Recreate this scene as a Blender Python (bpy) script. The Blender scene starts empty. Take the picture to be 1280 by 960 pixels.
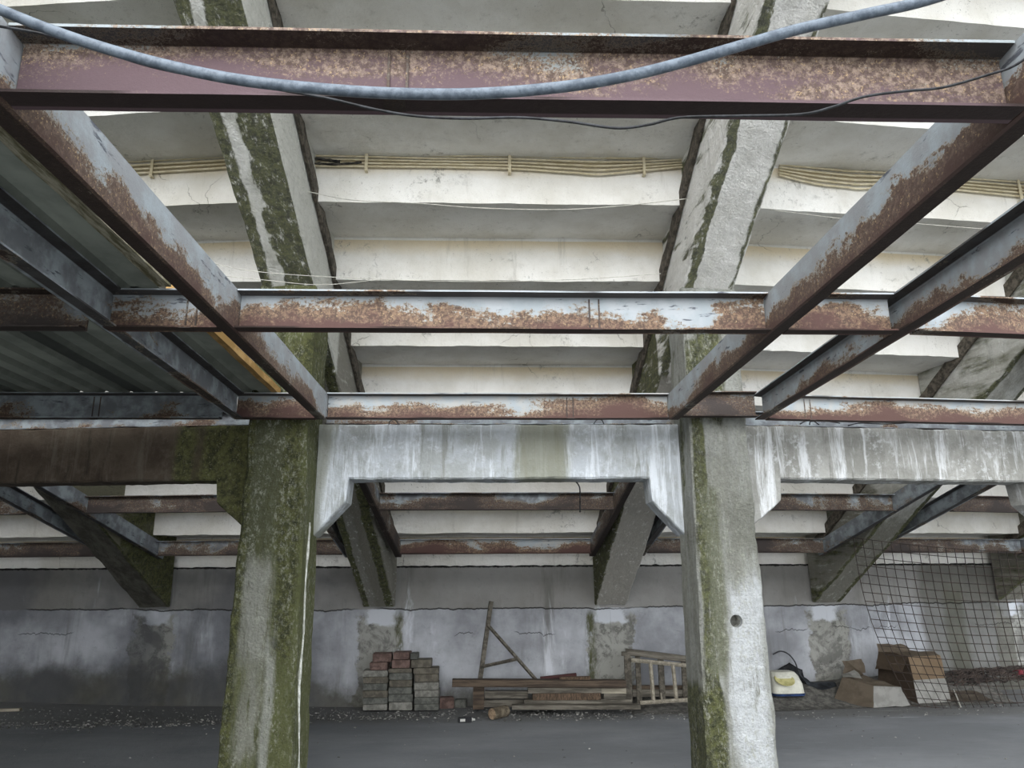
import bpy, bmesh, math, random
from mathutils import Vector, Matrix, noise as mn
random.seed(7)
C = bpy.context.scene.collection
S = bpy.context.scene
# ------------------------------------------------------------------ camera
F = 929.2; TH = 0.2490; YAW = 0.0323; ROLL = -0.0057; EYE = 1.6
cy_, sy_, ct_, st_ = math.cos(YAW), math.sin(YAW), math.cos(TH), math.sin(TH)
FW = Vector((sy_*ct_, cy_*ct_, st_)); R0 = Vector((cy_, -sy_, 0)); U0 = Vector((-sy_*st_, -cy_*st_, ct_))
RV = R0*math.cos(ROLL) + U0*math.sin(ROLL); UV = U0*math.cos(ROLL) - R0*math.sin(ROLL)
EYEP = Vector((0, 0, EYE))
cd = bpy.data.cameras.new('camera'); cam = bpy.data.objects.new('camera', cd); C.objects.link(cam)
cd.sensor_width = 36; cd.lens = F*36/1280; cd.clip_start = 0.02; cd.clip_end = 500
m = Matrix((RV, UV, -FW)).transposed().to_4x4(); m.translation = EYEP; cam.matrix_world = m
S.camera = cam
# ------------------------------------------------------------------ light
S.view_settings.view_transform = 'Standard'; S.view_settings.look = 'None'
S.view_settings.gamma = 1; S.view_settings.use_curve_mapping = False
S.view_settings.exposure = 1.4
w = bpy.data.worlds.new('world'); S.world = w; w.use_nodes = True
wn = w.node_tree; bg = wn.nodes['Background']
bg.inputs['Color'].default_value = (0.93, 0.965, 1.0, 1); bg.inputs['Strength'].default_value = 1.25
sd_ = bpy.data.lights.new('sun', 'SUN'); sd_.energy = 0.7; sd_.angle = math.radians(50); sd_.color = (1, 0.97, 0.92)
sun = bpy.data.objects.new('sun', sd_); C.objects.link(sun)
sun.rotation_euler = Vector((0.25, 0.80, -0.35)).to_track_quat('-Z', 'Y').to_euler()
sun.location = (0, -10, 8)

# ------------------------------------------------------------------ the curve of the stand
CX, CY, BE = 0.0911, 39.5923, 0.0998      # the stand is a ring of straight bays round this centre
Y0, TR, RI, Z0, SD = 4.1512, 0.6535, 0.4019, 3.6979+EYE, 0.554
ZFr = EYE+1.139
TB = math.tan(BE/2)
def bp(b, x, Y, z):
    a = b*BE
    return Vector((CX + x*math.cos(a) + (CY-Y)*math.sin(a), CY + x*math.sin(a) - (CY-Y)*math.cos(a), z))
def soffit(Y): return Z0 - (Y-Y0)/TR*RI - SD          # raker underside height at nominal Y
def ray(px, py):
    return FW + RV*((px-640)/F) - UV*((py-480)/F)
def onZ(px, py, z=0.0):
    d = ray(px, py); return EYEP + d*((z-EYE)/d.z)
def onY(px, py, Y, b=0.0):                             # hit the cross plane at nominal Y of bay b
    d = ray(px, py); p0 = bp(b, 0, Y, 0); n = Vector((-math.sin(b*BE), math.cos(b*BE), 0))
    return EYEP + d*((p0-EYEP).dot(n)/d.dot(n))

# ------------------------------------------------------------------ helpers
def hx(h):
    h = h.lstrip('#'); c = [int(h[i:i+2], 16)/255 for i in (0, 2, 4)]
    return tuple((v/12.92 if v <= 0.04045 else ((v+0.055)/1.055)**2.4) for v in c) + (1,)
class G:
    def __init__(s, name, coord='Object', rough=0.85):
        s.m = bpy.data.materials.new(name); s.m.use_nodes = True; s.t = s.m.node_tree
        s.b = s.t.nodes['Principled BSDF']; s.b.inputs['Roughness'].default_value = rough
        s.b.inputs['Specular IOR Level'].default_value = 0.3
        tc = s.t.nodes.new('ShaderNodeTexCoord'); s.co = tc.outputs[coord]
        oi = s.t.nodes.new('ShaderNodeObjectInfo')
        v = s.t.nodes.new('ShaderNodeVectorMath'); v.operation = 'ADD'
        k = s.math('MULTIPLY', oi.outputs['Random'], 37.0)
        s.t.links.new(s.co, v.inputs[0]); s.t.links.new(k, v.inputs[1]); s.rc = v.outputs[0]
        sp = s.t.nodes.new('ShaderNodeSeparateXYZ'); s.t.links.new(s.co, sp.inputs[0])
        s.x, s.y, s.z = sp.outputs
        s.rand = oi.outputs['Random']
    def put(s, sock, v):
        if isinstance(v, bpy.types.NodeSocket): s.t.links.new(v, sock)
        else: sock.default_value = v
    def math(s, op, a, b=0.0, clamp=False):
        n = s.t.nodes.new('ShaderNodeMath'); n.operation = op; n.use_clamp = clamp
        s.put(n.inputs[0], a); s.put(n.inputs[1], b); return n.outputs[0]
    def scale(s, v3, src=None):
        n = s.t.nodes.new('ShaderNodeVectorMath'); n.operation = 'MULTIPLY'
        s.t.links.new(src or s.rc, n.inputs[0]); n.inputs[1].default_value = v3; return n.outputs[0]
    def noise(s, sc, det=4, rough=0.6, vec=None, st=None, dist=0.0):
        n = s.t.nodes.new('ShaderNodeTexNoise'); n.inputs['Scale'].default_value = sc
        n.inputs['Detail'].default_value = det; n.inputs['Roughness'].default_value = rough
        n.inputs['Distortion'].default_value = dist
        if st: vec = s.scale(st)
        s.t.links.new(vec or s.rc, n.inputs['Vector']); return n.outputs['Fac']
    def vor(s, sc, feature='F1', vec=None):
        n = s.t.nodes.new('ShaderNodeTexVoronoi'); n.feature = feature; n.inputs['Scale'].default_value = sc
        s.t.links.new(vec or s.rc, n.inputs['Vector']); return n.outputs['Distance']
    def step(s, v, a, b):                                # smooth 0..1 as v goes a..b (a may exceed b)
        n = s.t.nodes.new('ShaderNodeMapRange'); n.interpolation_type = 'SMOOTHSTEP'
        if a > b:
            s.put(n.inputs[0], v); n.inputs[1].default_value = b; n.inputs[2].default_value = a
            n.inputs[3].default_value = 1; n.inputs[4].default_value = 0
        else:
            s.put(n.inputs[0], v); n.inputs[1].default_value = a; n.inputs[2].default_value = b
        return n.outputs[0]
    def mix(s, f, a, b):
        n = s.t.nodes.new('ShaderNodeMix'); n.data_type = 'RGBA'
        s.put(n.inputs[0], f); s.put(n.inputs[6], hx(a) if isinstance(a, str) else a)
        s.put(n.inputs[7], hx(b) if isinstance(b, str) else b); return n.outputs[2]
    def mul(s, *a):
        r = a[0]
        for q in a[1:]: r = s.math('MULTIPLY', r, q)
        return r
    def patch(s, u, v, u0, u1, v0, v1, soft=0.04, amp=0.12, sc=3.0, st=(1, 1, 1)):
        """irregular blot between u0..u1 and v0..v1"""
        nz = s.math('MULTIPLY', s.math('SUBTRACT', s.noise(sc, 5, 0.65, st=st), 0.5), amp*2)
        uu = s.math('ADD', u, nz); vv = s.math('ADD', v, s.math('MULTIPLY', nz, 1.7))
        return s.mul(s.step(uu, u0-soft, u0+soft), s.step(uu, u1+soft, u1-soft),
                     s.step(vv, v0-soft*2, v0+soft*2), s.step(vv, v1+soft*2, v1-soft*2))
    def out(s, col, h=None, dist=0.01, strength=0.6, rough=None, metal=None):
        s.put(s.b.inputs['Base Color'], hx(col) if isinstance(col, str) else col)
        if h is not None:
            bn = s.t.nodes.new('ShaderNodeBump'); bn.inputs['Strength'].default_value = strength
            bn.inputs['Distance'].default_value = dist; s.put(bn.inputs['Height'], h)
            s.t.links.new(bn.outputs[0], s.b.inputs['Normal'])
        if rough is not None: s.put(s.b.inputs['Roughness'], rough)
        if metal is not None: s.put(s.b.inputs['Metallic'], metal)
        return s.m

def mesh(name, bm, mat=None, parent=None, smooth=False, matrix=None):
    bmesh.ops.recalc_face_normals(bm, faces=bm.faces)
    me = bpy.data.meshes.new(name); bm.to_mesh(me); bm.free()
    if smooth:
        for p in me.polygons: p.use_smooth = True
    if mat: me.materials.append(mat)
    o = bpy.data.objects.new(name, me); C.objects.link(o)
    if parent: o.parent = parent
    if matrix is not None: o.matrix_world = matrix
    return o
def tag(o, label, cat, group=None, kind=None):
    if label: o['label'] = label
    if cat: o['category'] = cat
    if group: o['group'] = group
    if kind: o['kind'] = kind
    return o
def empty(name, loc, rz=0):
    o = bpy.data.objects.new(name, None); C.objects.link(o); o.empty_display_size = 0.1
    o.location = loc; o.rotation_euler = (0, 0, rz); return o
def box(bm, x0, x1, y0, y1, z0, z1, M=None, bev=0.0):
    vs = [bm.verts.new(Vector(p)) for p in ((x0,y0,z0),(x1,y0,z0),(x1,y1,z0),(x0,y1,z0),(x0,y0,z1),(x1,y0,z1),(x1,y1,z1),(x0,y1,z1))]
    fs = [bm.faces.new([vs[i] for i in f]) for f in ((0,3,2,1),(4,5,6,7),(0,1,5,4),(1,2,6,5),(2,3,7,6),(3,0,4,7))]
    if bev:
        r = bmesh.ops.bevel(bm, geom=list({e for f in fs for e in f.edges}), offset=bev, segments=2, affect='EDGES')
        vs = list({v for f in r['faces'] for v in f.verts} | {v for v in vs if v.is_valid})
    if M is not None: bmesh.ops.transform(bm, matrix=M, verts=[v for v in vs if v.is_valid])
    return vs
def loft(bm, secs, cap=True):
    rows = [[bm.verts.new(p) for p in s] for s in secs]
    n = len(rows[0])
    for a, b in zip(rows, rows[1:]):
        for i in range(n):
            j = (i+1) % n
            bm.faces.new((a[i], a[j], b[j], b[i]))
    if cap:
        bm.faces.new(rows[0][::-1]); bm.faces.new(rows[-1])
    return rows
def tube(bm, pts, r, n=8, cap=True):
    pts = [Vector(p) for p in pts]; secs = []
    up = Vector((0, 0, 1))
    for i, p in enumerate(pts):
        t = (pts[min(i+1, len(pts)-1)] - pts[max(i-1, 0)]).normalized()
        a = t.cross(up)
        if a.length < 0.05: a = t.cross(Vector((1, 0, 0)))
        a.normalize(); b = t.cross(a)
        rr = r[i] if isinstance(r, (list, tuple)) else r
        secs.append([p + a*math.cos(q*2*math.pi/n)*rr + b*math.sin(q*2*math.pi/n)*rr for q in range(n)])
    loft(bm, secs, cap)
def spline(P, n=8):
    P = [Vector(p) for p in P]; out = []
    for i in range(len(P)-1):
        a, b = P[i], P[i+1]; p0 = P[i-1] if i else a*2-b; p3 = P[i+2] if i+2 < len(P) else b*2-a
        for k in range(n):
            t = k/n
            out.append(0.5*((2*a) + (b-p0)*t + (2*p0-5*a+4*b-p3)*t*t + (3*a-p0-3*b+p3)*t**3))
    out.append(P[-1]); return out
def rough(bm, amp, sc=4.0, seed=0.0, fine=0.35):
    """worn, uneven surface: push every vertex a little along its normal"""
    bm.normal_update()
    for v in bm.verts:
        q = v.co*sc + Vector((seed, seed*1.7, -seed))
        v.co += v.normal*amp*(mn.noise(q) + fine*mn.noise(q*4.1))
def rect_loop(hw, y0, y1, ch, nx, ny):
    """chamfered rectangle outline, points in (x,y)"""
    P = []
    def seg(a, b, n):
        for i in range(n+1):
            t = i/n; P.append((a[0]+(b[0]-a[0])*t, a[1]+(b[1]-a[1])*t))
    seg((-hw+ch, y0), (hw-ch, y0), nx); seg((hw, y0+ch), (hw, y1-ch), ny)
    seg((hw-ch, y1), (-hw+ch, y1), nx); seg((-hw, y1-ch), (-hw, y0+ch), ny)
    return P
def frameM(b, x, Y, z):                                  # local frame of a bay: x sideways, y away from the camera
    return Matrix.Translation(bp(b, x, Y, z)) @ Matrix.Rotation(b*BE, 4, 'Z')

# ------------------------------------------------------------------ materials
def mat_plaster(name, white='#f0efeb', cream='#d9c9a8', grime='#77766f', dirt=0.75, step_z=None):
    g = G(name)
    col = g.mix(g.step(g.noise(1.3, 5), 0.35, 0.7), white, '#d6d3ca')
    if step_z:                                            # old yellowed limewash high on each riser
        fr = g.math('FRACT', g.math('ADD', g.math('DIVIDE', g.math('SUBTRACT', g.z, step_z), RI), 0.06))
        fr = g.math('ADD', fr, g.math('MULTIPLY', g.math('SUBTRACT', g.noise(2.5, 4, st=(1, 1, 3)), 0.5), 0.3))
        col = g.mix(g.math('MULTIPLY', g.step(fr, 0.55, 1.02), 0.9), col, cream)
    spots = g.mul(g.step(g.noise(30, 6, 0.85), 0.57, 0.68), g.step(g.noise(1.8, 4), 0.46, 0.66))
    col = g.mix(g.math('MULTIPLY', spots, 0.9*dirt+0.2), col, '#4a4a45')
    blot = g.mul(g.step(g.noise(12, 7, 0.78, dist=0.4), 0.52, 0.66), g.step(g.noise(1.2, 4), 0.52, 0.66))
    col = g.mix(g.math('MULTIPLY', blot, dirt), col, grime)
    streak = g.step(g.noise(5, 5, 0.7, st=(2.2, 2.2, 0.25)), 0.56, 0.78)
    col = g.mix(g.math('MULTIPLY', streak, 0.45*dirt), col, '#8b8677')
    # cracks
    wv = g.t.nodes.new('ShaderNodeVectorMath'); wv.operation = 'ADD'
    nn = g.t.nodes.new('ShaderNodeTexNoise'); nn.inputs['Scale'].default_value = 3; nn.inputs['Detail'].default_value = 5
    g.t.links.new(g.rc, nn.inputs['Vector']); sc = g.scale((0.5, 0.5, 0.5), nn.outputs['Color'])
    g.t.links.new(g.rc, wv.inputs[0]); g.t.links.new(sc, wv.inputs[1])
    cr = g.mul(g.step(g.vor(1.3, 'DISTANCE_TO_EDGE', wv.outputs[0]), 0.006, 0.002), g.step(g.noise(1.3, 2), 0.58, 0.64))
    col = g.mix(g.math('MULTIPLY', g.step(g.noise(120, 3, 0.8), 0.58, 0.7), 0.35), col, '#8d897e')
    col = g.mix(g.math('MULTIPLY', cr, 0.5), col, '#5b564e')
    h = g.math('SUBTRACT', g.math('ADD', g.noise(22, 5, 0.6), g.math('MULTIPLY', g.noise(4, 3), 1.2)), g.math('MULTIPLY', cr, 0.8))
    return g.out(col, h, 0.012, 0.6)
M_ceil = mat_plaster('limewashed_concrete', step_z=Z0)

def moss_colour(g, dark='#2f3320', light='#6a6d42'):
    c = g.mix(g.step(g.noise(18, 7, 0.8), 0.36, 0.64), dark, light)
    return g.mix(g.step(g.noise(60, 3, 0.7), 0.57, 0.68), c, '#85856a')
def mat_mossy(name, base, patches, u='x', v='z', base2=None, spec=0.4, bump=0.02, streak=(2, 2, 0.35), white=0.0, pitd=0.25):
    """base concrete plus blots: (colour or 'moss', u0,u1,v0,v1, soft, amp)"""
    g = G(name)
    U, V = getattr(g, u), getattr(g, v)
    b2 = base2 or base
    col = g.mix(g.step(g.noise(4, 6, 0.7, st=streak), 0.38, 0.64), base, b2)
    mossc = moss_colour(g)
    for p in patches:
        c, u0, u1, v0, v1 = p[:5]; soft = p[5] if len(p) > 5 else 0.03; amp = p[6] if len(p) > 6 else 0.1
        mk = g.patch(U, V, u0, u1, v0, v1, soft, amp, 3.0, streak)
        brk = g.step(g.noise(11, 6, 0.75, st=streak), 0.30, 0.46)
        col = g.mix(g.math('MULTIPLY', g.math('MULTIPLY', mk, brk), 0.93), col, mossc if c == 'moss' else c)
    sp = g.step(g.noise(45, 4, 0.8), 0.60, 0.72)
    col = g.mix(g.math('MULTIPLY', sp, spec), col, '#34362c')
    sw = g.step(g.noise(52, 4, 0.8, vec=g.scale((1.3, 1.1, .9))), 0.63, 0.72)
    col = g.mix(g.math('MULTIPLY', sw, spec), col, '#cfd0c6')
    pit = g.step(g.noise(26, 7, 0.85), 0.36, 0.60)
    col = g.mix(g.math('MULTIPLY', g.math('SUBTRACT', 1.0, pit), pitd), col, '#3a3a30')
    if white:                                             # pale mineral crust showing through the moss
        wc = g.mul(g.step(g.noise(38, 6, 0.85, st=(1, 1, 0.6)), 0.50, 0.62), g.step(g.noise(3.5, 5, 0.7, st=(2, 2, 0.4)), 0.38, 0.62))
        col = g.mix(g.math('MULTIPLY', wc, white), col, '#b9bbad')
    h = g.math('ADD', g.noise(10, 7, 0.78, dist=0.3), g.math('MULTIPLY', g.noise(60, 4), 0.5))
    return g.out(col, h, bump*1.6, 1.0)

def mat_steel(name, paint='#8f9cab', rustlvl=0.5, deep='#54353a', tan='#9a6c48', low=0.5, H=0.195, stretch=0.45, dark=0.0, flange=True, fs=55, fa=0.42, wave=0.7):
    """flaking blue-grey paint over rust; more rust towards the lower edge"""
    g = G(name, rough=0.75)
    n1 = g.noise(3.0, 7, 0.68, st=(stretch, 1, 1.3), dist=0.5)
    zz = g.math('DIVIDE', g.z, H)                          # 0 bottom .. 1 top
    lv = g.math('ADD', n1, g.math('MULTIPLY', g.math('SUBTRACT', 0.5, zz), low*0.45))
    lv = g.math('ADD', lv, g.math('MULTIPLY', g.math('SUBTRACT', g.noise(fs, 5, 0.85), 0.5), fa))
    lv = g.math('ADD', lv, g.math('MULTIPLY', g.math('SUBTRACT', g.noise(1.9, 3, 0.6, st=(1, 0.3, 0.3)), 0.5), wave))
    lv = g.math('ADD', lv, rustlvl-0.5)
    pc = g.mix(g.step(g.noise(8, 5), 0.4, 0.65), paint, '#a5aeb4')
    pc = g.mix(g.step(g.noise(30, 4, 0.7, st=(0.2, 1, 1)), 0.60, 0.68), pc, '#5c6068')
    rc = g.mix(g.step(g.noise(50, 5, 0.8), 0.42, 0.62), '#5c4d45', tan)
    rc = g.mix(g.step(g.noise(90, 3, 0.8), 0.58, 0.66), rc, '#b39a78')
    rc = g.mix(g.step(lv, 0.58, 0.74), rc, deep)
    col = g.mix(g.step(lv, 0.47, 0.52), pc, rc)
    if dark: col = g.mix(dark, col, '#2b2826')
    ay = g.math('ABSOLUTE', g.y)                           # flanges painted darker: their shade put into the colour, with dark rust
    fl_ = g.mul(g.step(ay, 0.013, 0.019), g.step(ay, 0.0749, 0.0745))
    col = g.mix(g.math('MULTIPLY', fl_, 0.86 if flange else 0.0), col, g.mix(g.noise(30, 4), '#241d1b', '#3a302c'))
    edge = g.step(g.math('ABSOLUTE', g.math('SUBTRACT', lv, 0.5)), 0.03, 0.0)
    col = g.mix(g.math('MULTIPLY', edge, 0.35), col, '#c9bfa8')
    h = g.math('ADD', g.noise(80, 5, 0.7), g.math('MULTIPLY', g.step(lv, 0.47, 0.52), 0.5))
    return g.out(col, h, 0.004, 0.6)
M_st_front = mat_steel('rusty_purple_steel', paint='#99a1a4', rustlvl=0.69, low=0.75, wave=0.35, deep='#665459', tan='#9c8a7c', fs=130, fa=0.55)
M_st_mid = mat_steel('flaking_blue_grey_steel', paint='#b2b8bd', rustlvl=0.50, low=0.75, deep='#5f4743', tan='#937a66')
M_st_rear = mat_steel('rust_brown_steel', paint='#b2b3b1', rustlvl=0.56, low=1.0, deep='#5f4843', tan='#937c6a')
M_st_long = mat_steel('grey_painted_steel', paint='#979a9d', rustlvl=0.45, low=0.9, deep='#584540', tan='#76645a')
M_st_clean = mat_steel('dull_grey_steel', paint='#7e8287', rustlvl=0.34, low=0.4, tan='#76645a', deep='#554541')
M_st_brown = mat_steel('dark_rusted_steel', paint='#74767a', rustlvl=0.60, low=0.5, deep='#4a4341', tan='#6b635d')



def simple(name, c1, c2, sc=8, rough=0.85, bump=0.004, st=(1, 1, 1), lo=0.4, hi=0.62, fine=60):
    g = G(name, rough=rough)
    col = g.mix(g.step(g.noise(sc, 6, 0.7, st=st), lo, hi), c1, c2)
    h = g.math('ADD', g.noise(sc*2, 5, 0.7, st=st), g.math('MULTIPLY', g.noise(fine, 3), 0.4))
    return g.out(col, h, bump, 0.6)

# ------------------------------------------------------------------ setting: floor
def mat_floor():
    g = G('worn_concrete_yard')
    col = g.mix(g.step(g.noise(0.7, 6, 0.65, st=(0.5, 1, 1)), 0.35, 0.68), '#74777b', '#8b8e92')
    sm = g.mul(g.step(g.noise(3.0, 6, 0.7, st=(0.35, 2.0, 1)), 0.60, 0.72), g.step(g.noise(0.9, 3), 0.45, 0.6))
    col = g.mix(g.math('MULTIPLY', sm, 0.7), col, '#b5b8ba')
    dk = g.step(g.noise(4.0, 6, 0.7, st=(0.3, 1.6, 1)), 0.60, 0.74)
    col = g.mix(g.math('MULTIPLY', dk, 0.6), col, '#5a5d60')
    col = g.mix(g.math('MULTIPLY', g.step(g.noise(70, 4, 0.8), 0.62, 0.72), 0.5), col, '#9c9c98')
    yd_ = g.math('ADD', g.y, g.math('MULTIPLY', g.noise(0.5, 4), 1.2))
    col = g.mix(g.step(yd_, 5.6, 5.2), col, g.mix(g.noise(20, 4), '#626362', '#747573'))   # darker unseen ground by the camera, added to limit bounced light
    # dusty grit along the foot of the wall
    gr = g.math('ADD', g.y, g.math('MULTIPLY', g.math('SUBTRACT', g.noise(1.2, 5), 0.5), 0.7))
    col = g.mix(g.math('MULTIPLY', g.step(gr, 8.75, 9.2), 0.55), col, g.mix(g.noise(50, 4, 0.8), '#3f403f', '#77746d'))
    h = g.math('ADD', g.noise(5, 6, 0.7), g.math('MULTIPLY', g.noise(70, 4), 0.3))
    return g.out(col, h, 0.015, 0.7)
bm = bmesh.new()
xs = [-60, -30, -12] + [-9+i*0.3 for i in range(61)] + [12, 30, 60]
ys = [-60, -25, -6, 0, 3, 5] + [6+i*0.2 for i in range(25)] + [11.5, 14, 40]
gv = [[bm.verts.new((x, y, (0.008*mn.noise(Vector((x*1.3, y*2.2, 3))) if 5 < y < 11 and abs(x) < 10 else 0))) for x in xs] for y in ys]
for a, b in zip(gv, gv[1:]):
    for i in range(len(xs)-1): bm.faces.new((a[i], a[i+1], b[i+1], b[i]))
fl = mesh('floor', bm, mat_floor(), smooth=True); fl['kind'] = 'structure'

# ------------------------------------------------------------------ setting: back wall, one straight panel per bay
WALL_Y = 9.95; WTOP = Z0 - 9*RI + 0.03
def mat_wall(b):
    g = G('damp_plaster_wall_%s' % ('abcdef'[b+2]))
    x, z = g.x, g.z
    cb_ = g.t.nodes.new('ShaderNodeCombineXYZ')
    g.put(cb_.inputs[0], g.math('ADD', x, b*2*(CY-WALL_Y)*TB)); g.put(cb_.inputs[1], g.y); g.put(cb_.inputs[2], z); g.rc = cb_.outputs[0]
    col = g.mix(g.step(g.noise(0.9, 6, 0.62), 0.36, 0.66), '#b7bac0', '#83858a')
    # cement band above the crack, warmer and duller
    zc = g.math('ADD', z, g.math('MULTIPLY', g.math('SUBTRACT', g.noise(1.1, 6, 0.7, st=(1, 1, 0.01)), 0.5), 0.16))
    band = g.step(zc, 1.15, 1.17)
    col = g.mix(g.math('MULTIPLY', band, 0.75), col, g.mix(g.noise(1.6, 6, 0.7), '#6f6c66', '#9d9a93'))
    # vertical water stains
    stn = g.step(g.noise(1.6, 6, 0.7, st=(1.5, 1, 0.16)), 0.54, 0.72)
    col = g.mix(g.math('MULTIPLY', stn, 0.6), col, '#62615c')
    wht = g.step(g.noise(1.9, 6, 0.7, st=(1.3, 1, 0.3), dist=0.3), 0.58, 0.72)
    col = g.mix(g.math('MULTIPLY', wht, 0.65), col, '#dde1e8')
    mt_ = g.step(g.noise(5, 7, 0.8), 0.54, 0.68)
    col = g.mix(g.math('MULTIPLY', mt_, 0.35), col, '#6c6d6e')
    # peeled cement and stains below each sloping beam
    hwl = (CY-WALL_Y)*TB
    xx = g.math('ADD', g.math('ABSOLUTE', x), g.math('MULTIPLY', g.math('SUBTRACT', g.noise(2.6, 7, 0.72), 0.5), 0.55))
    zp = g.math('ADD', z, g.math('MULTIPLY', g.math('SUBTRACT', g.noise(5, 5), 0.5), 0.2))
    pk = g.mul(g.step(xx, hwl-0.30, hwl-0.26), g.step(zp, 1.12, 1.06))
    pc = g.mix(g.step(g.noise(3, 6, 0.75, dist=0.6), 0.42, 0.56), '#66655f', '#96968f')
    pc = g.mix(g.math('MULTIPLY', g.step(g.noise(6, 6, 0.75), 0.54, 0.62), 0.7), pc, '#4a4942')
    col = g.mix(g.math('MULTIPLY', pk, 0.9), col, pc)
    col = g.mix(g.mul(g.step(xx, hwl-0.24, hwl-0.12), g.step(zp, 0.95, 0.99), g.step(z, 1.17, 1.15)), col, '#c6cad1')
    if b == 0:
        for u0 in (-1.27, 1.17):
            mo = g.patch(x, z, u0, u0+0.10, 0.0, 1.12, 0.03, 0.10, 3, (1, 1, 0.4))
            col = g.mix(g.mul(mo, g.step(g.noise(9, 6, 0.75, st=(1.5, 1, 0.4)), 0.38, 0.6)), col, g.mix(g.noise(14, 5), '#3a3d2a', '#5e6045'))
    # mould rising from the ground
    ft = g.math('ADD', z, g.math('MULTIPLY', g.math('SUBTRACT', g.noise(1.4, 6, 0.7), 0.5), 0.75))
    lim = g.math('ADD', 0.16, g.math('MULTIPLY', g.step(g.math('ADD', x, b*2*(CY-WALL_Y)*TB), -1.2, -3.2), 0.26))
    col = g.mix(g.math('MULTIPLY', g.step(g.math('SUBTRACT', ft, lim), 0.18, -0.15), 0.85), col, g.mix(g.noise(7, 5), '#34332c', '#5c5a4e'))
    if b == 2:
        dk = g.patch(x, z, 0.0, 1.7, -0.5, 1.8, 0.12, 0.35, 1.5, (1, 1, 0.4))
        col = g.mix(g.math('MULTIPLY', dk, 0.8), col, g.mix(g.noise(3, 5, 0.7), '#3d3c37', '#77766e'))
        gn = g.patch(x, z, 0.4, 0.75, -0.3, 1.4, 0.08, 0.15, 2.0, (1, 1, 0.3))
        col = g.mix(g.math('MULTIPLY', gn, 0.5), col, '#3f4028')
    lf = g.step(g.math('ADD', x, b*2*(CY-WALL_Y)*TB), -1.3, -2.6)  # left bays: the roofing's shade painted into the plaster colour
    col = g.mix(g.mul(g.step(g.noise(0.8, 4), 0.40, 0.60), lf, g.math('ADD', 0.0, 0.6)), col, '#4a4c52')
    tp = g.math('ADD', z, g.math('MULTIPLY', g.math('SUBTRACT', g.noise(12, 5, 0.7), 0.5), 0.05))
    col = g.mix(g.step(tp, WTOP-0.045, WTOP-0.03), col, '#151413')   # gap shadow under the last step, painted along the wall top
    # crack: a wandering line
    cr = g.mul(g.step(g.math('ABSOLUTE', g.math('SUBTRACT', zc, 1.158)), 0.011, 0.004), g.step(g.noise(0.7, 2), 0.36, 0.44))
    zc2 = g.math('ADD', z, g.math('MULTIPLY', g.math('SUBTRACT', g.noise(2.3, 6, 0.7, st=(1, 1, 0.01)), 0.5), 0.3))
    cr2 = g.mul(g.step(g.math('ABSOLUTE', g.math('SUBTRACT', zc2, 0.86)), 0.006, 0.002), g.step(g.noise(0.9, 2, vec=g.scale((1, 1, 1.3))), 0.52, 0.56))
    cc = g.math('MAXIMUM', cr, cr2)
    col = g.mix(g.math('MULTIPLY', cc, 0.9), col, '#23211f')
    col = g.mix(g.math('MULTIPLY', g.step(g.noise(40, 5, 0.8), 0.62, 0.72), 0.35), col, '#5a5853')
    h = g.math('SUBTRACT', g.math('ADD', g.noise(3, 6, 0.65), g.math('MULTIPLY', g.noise(40, 4), 0.2)), cc)
    return g.out(col, h, 0.02, 0.6)
for b in (-2, -1, 0, 1, 2, 3):
    bm = bmesh.new(); nx = 60; nz = 14; hwf = (CY-WALL_Y)*TB; hwb = (CY-WALL_Y-0.3)*TB
    secs = []
    for i in range(nx+1):
        t = -1+2*i/nx; xf = t*hwf; xb = t*hwb
        top = WTOP - 0.012 - 0.016*abs(mn.noise(Vector((xf*6+b*9, 0, 0)))) - 0.01*mn.noise(Vector((xf*21, b, 3)))
        s = [Vector((xf, 0.012*mn.noise(Vector((xf*0.8, k*0.3, b*5))), -0.05+(top+0.05)*k/nz)) for k in range(nz+1)]
        s += [Vector((xb, 0.3, top)), Vector((xb, 0.3, -0.05))]
        secs.append(s)
    loft(bm, secs)
    o = mesh('wall_back', bm, mat_wall(b), matrix=frameM(b, 0, WALL_Y, 0)); o['kind'] = 'structure'

bm = bmesh.new(); box(bm, -9.3, -9.0, -5, 12, -0.05, 7)
o = mesh('light_block_wall', bm, simple('light_block_wall_grey', '#5a5a58', '#6e6d6a', 2)); o['kind'] = 'structure'  # unseen wall, added to keep side light off the left bays
bm = bmesh.new(); box(bm, -9.0, -3.4, -5, 0.15, ZFr+0.23, ZFr+0.28)
o = mesh('light_block_roof', bm, simple('light_block_roof_grey', '#4d504d', '#5b5e5a', 2)); o['kind'] = 'structure'  # unseen roof slab, added to darken the left bays

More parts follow.
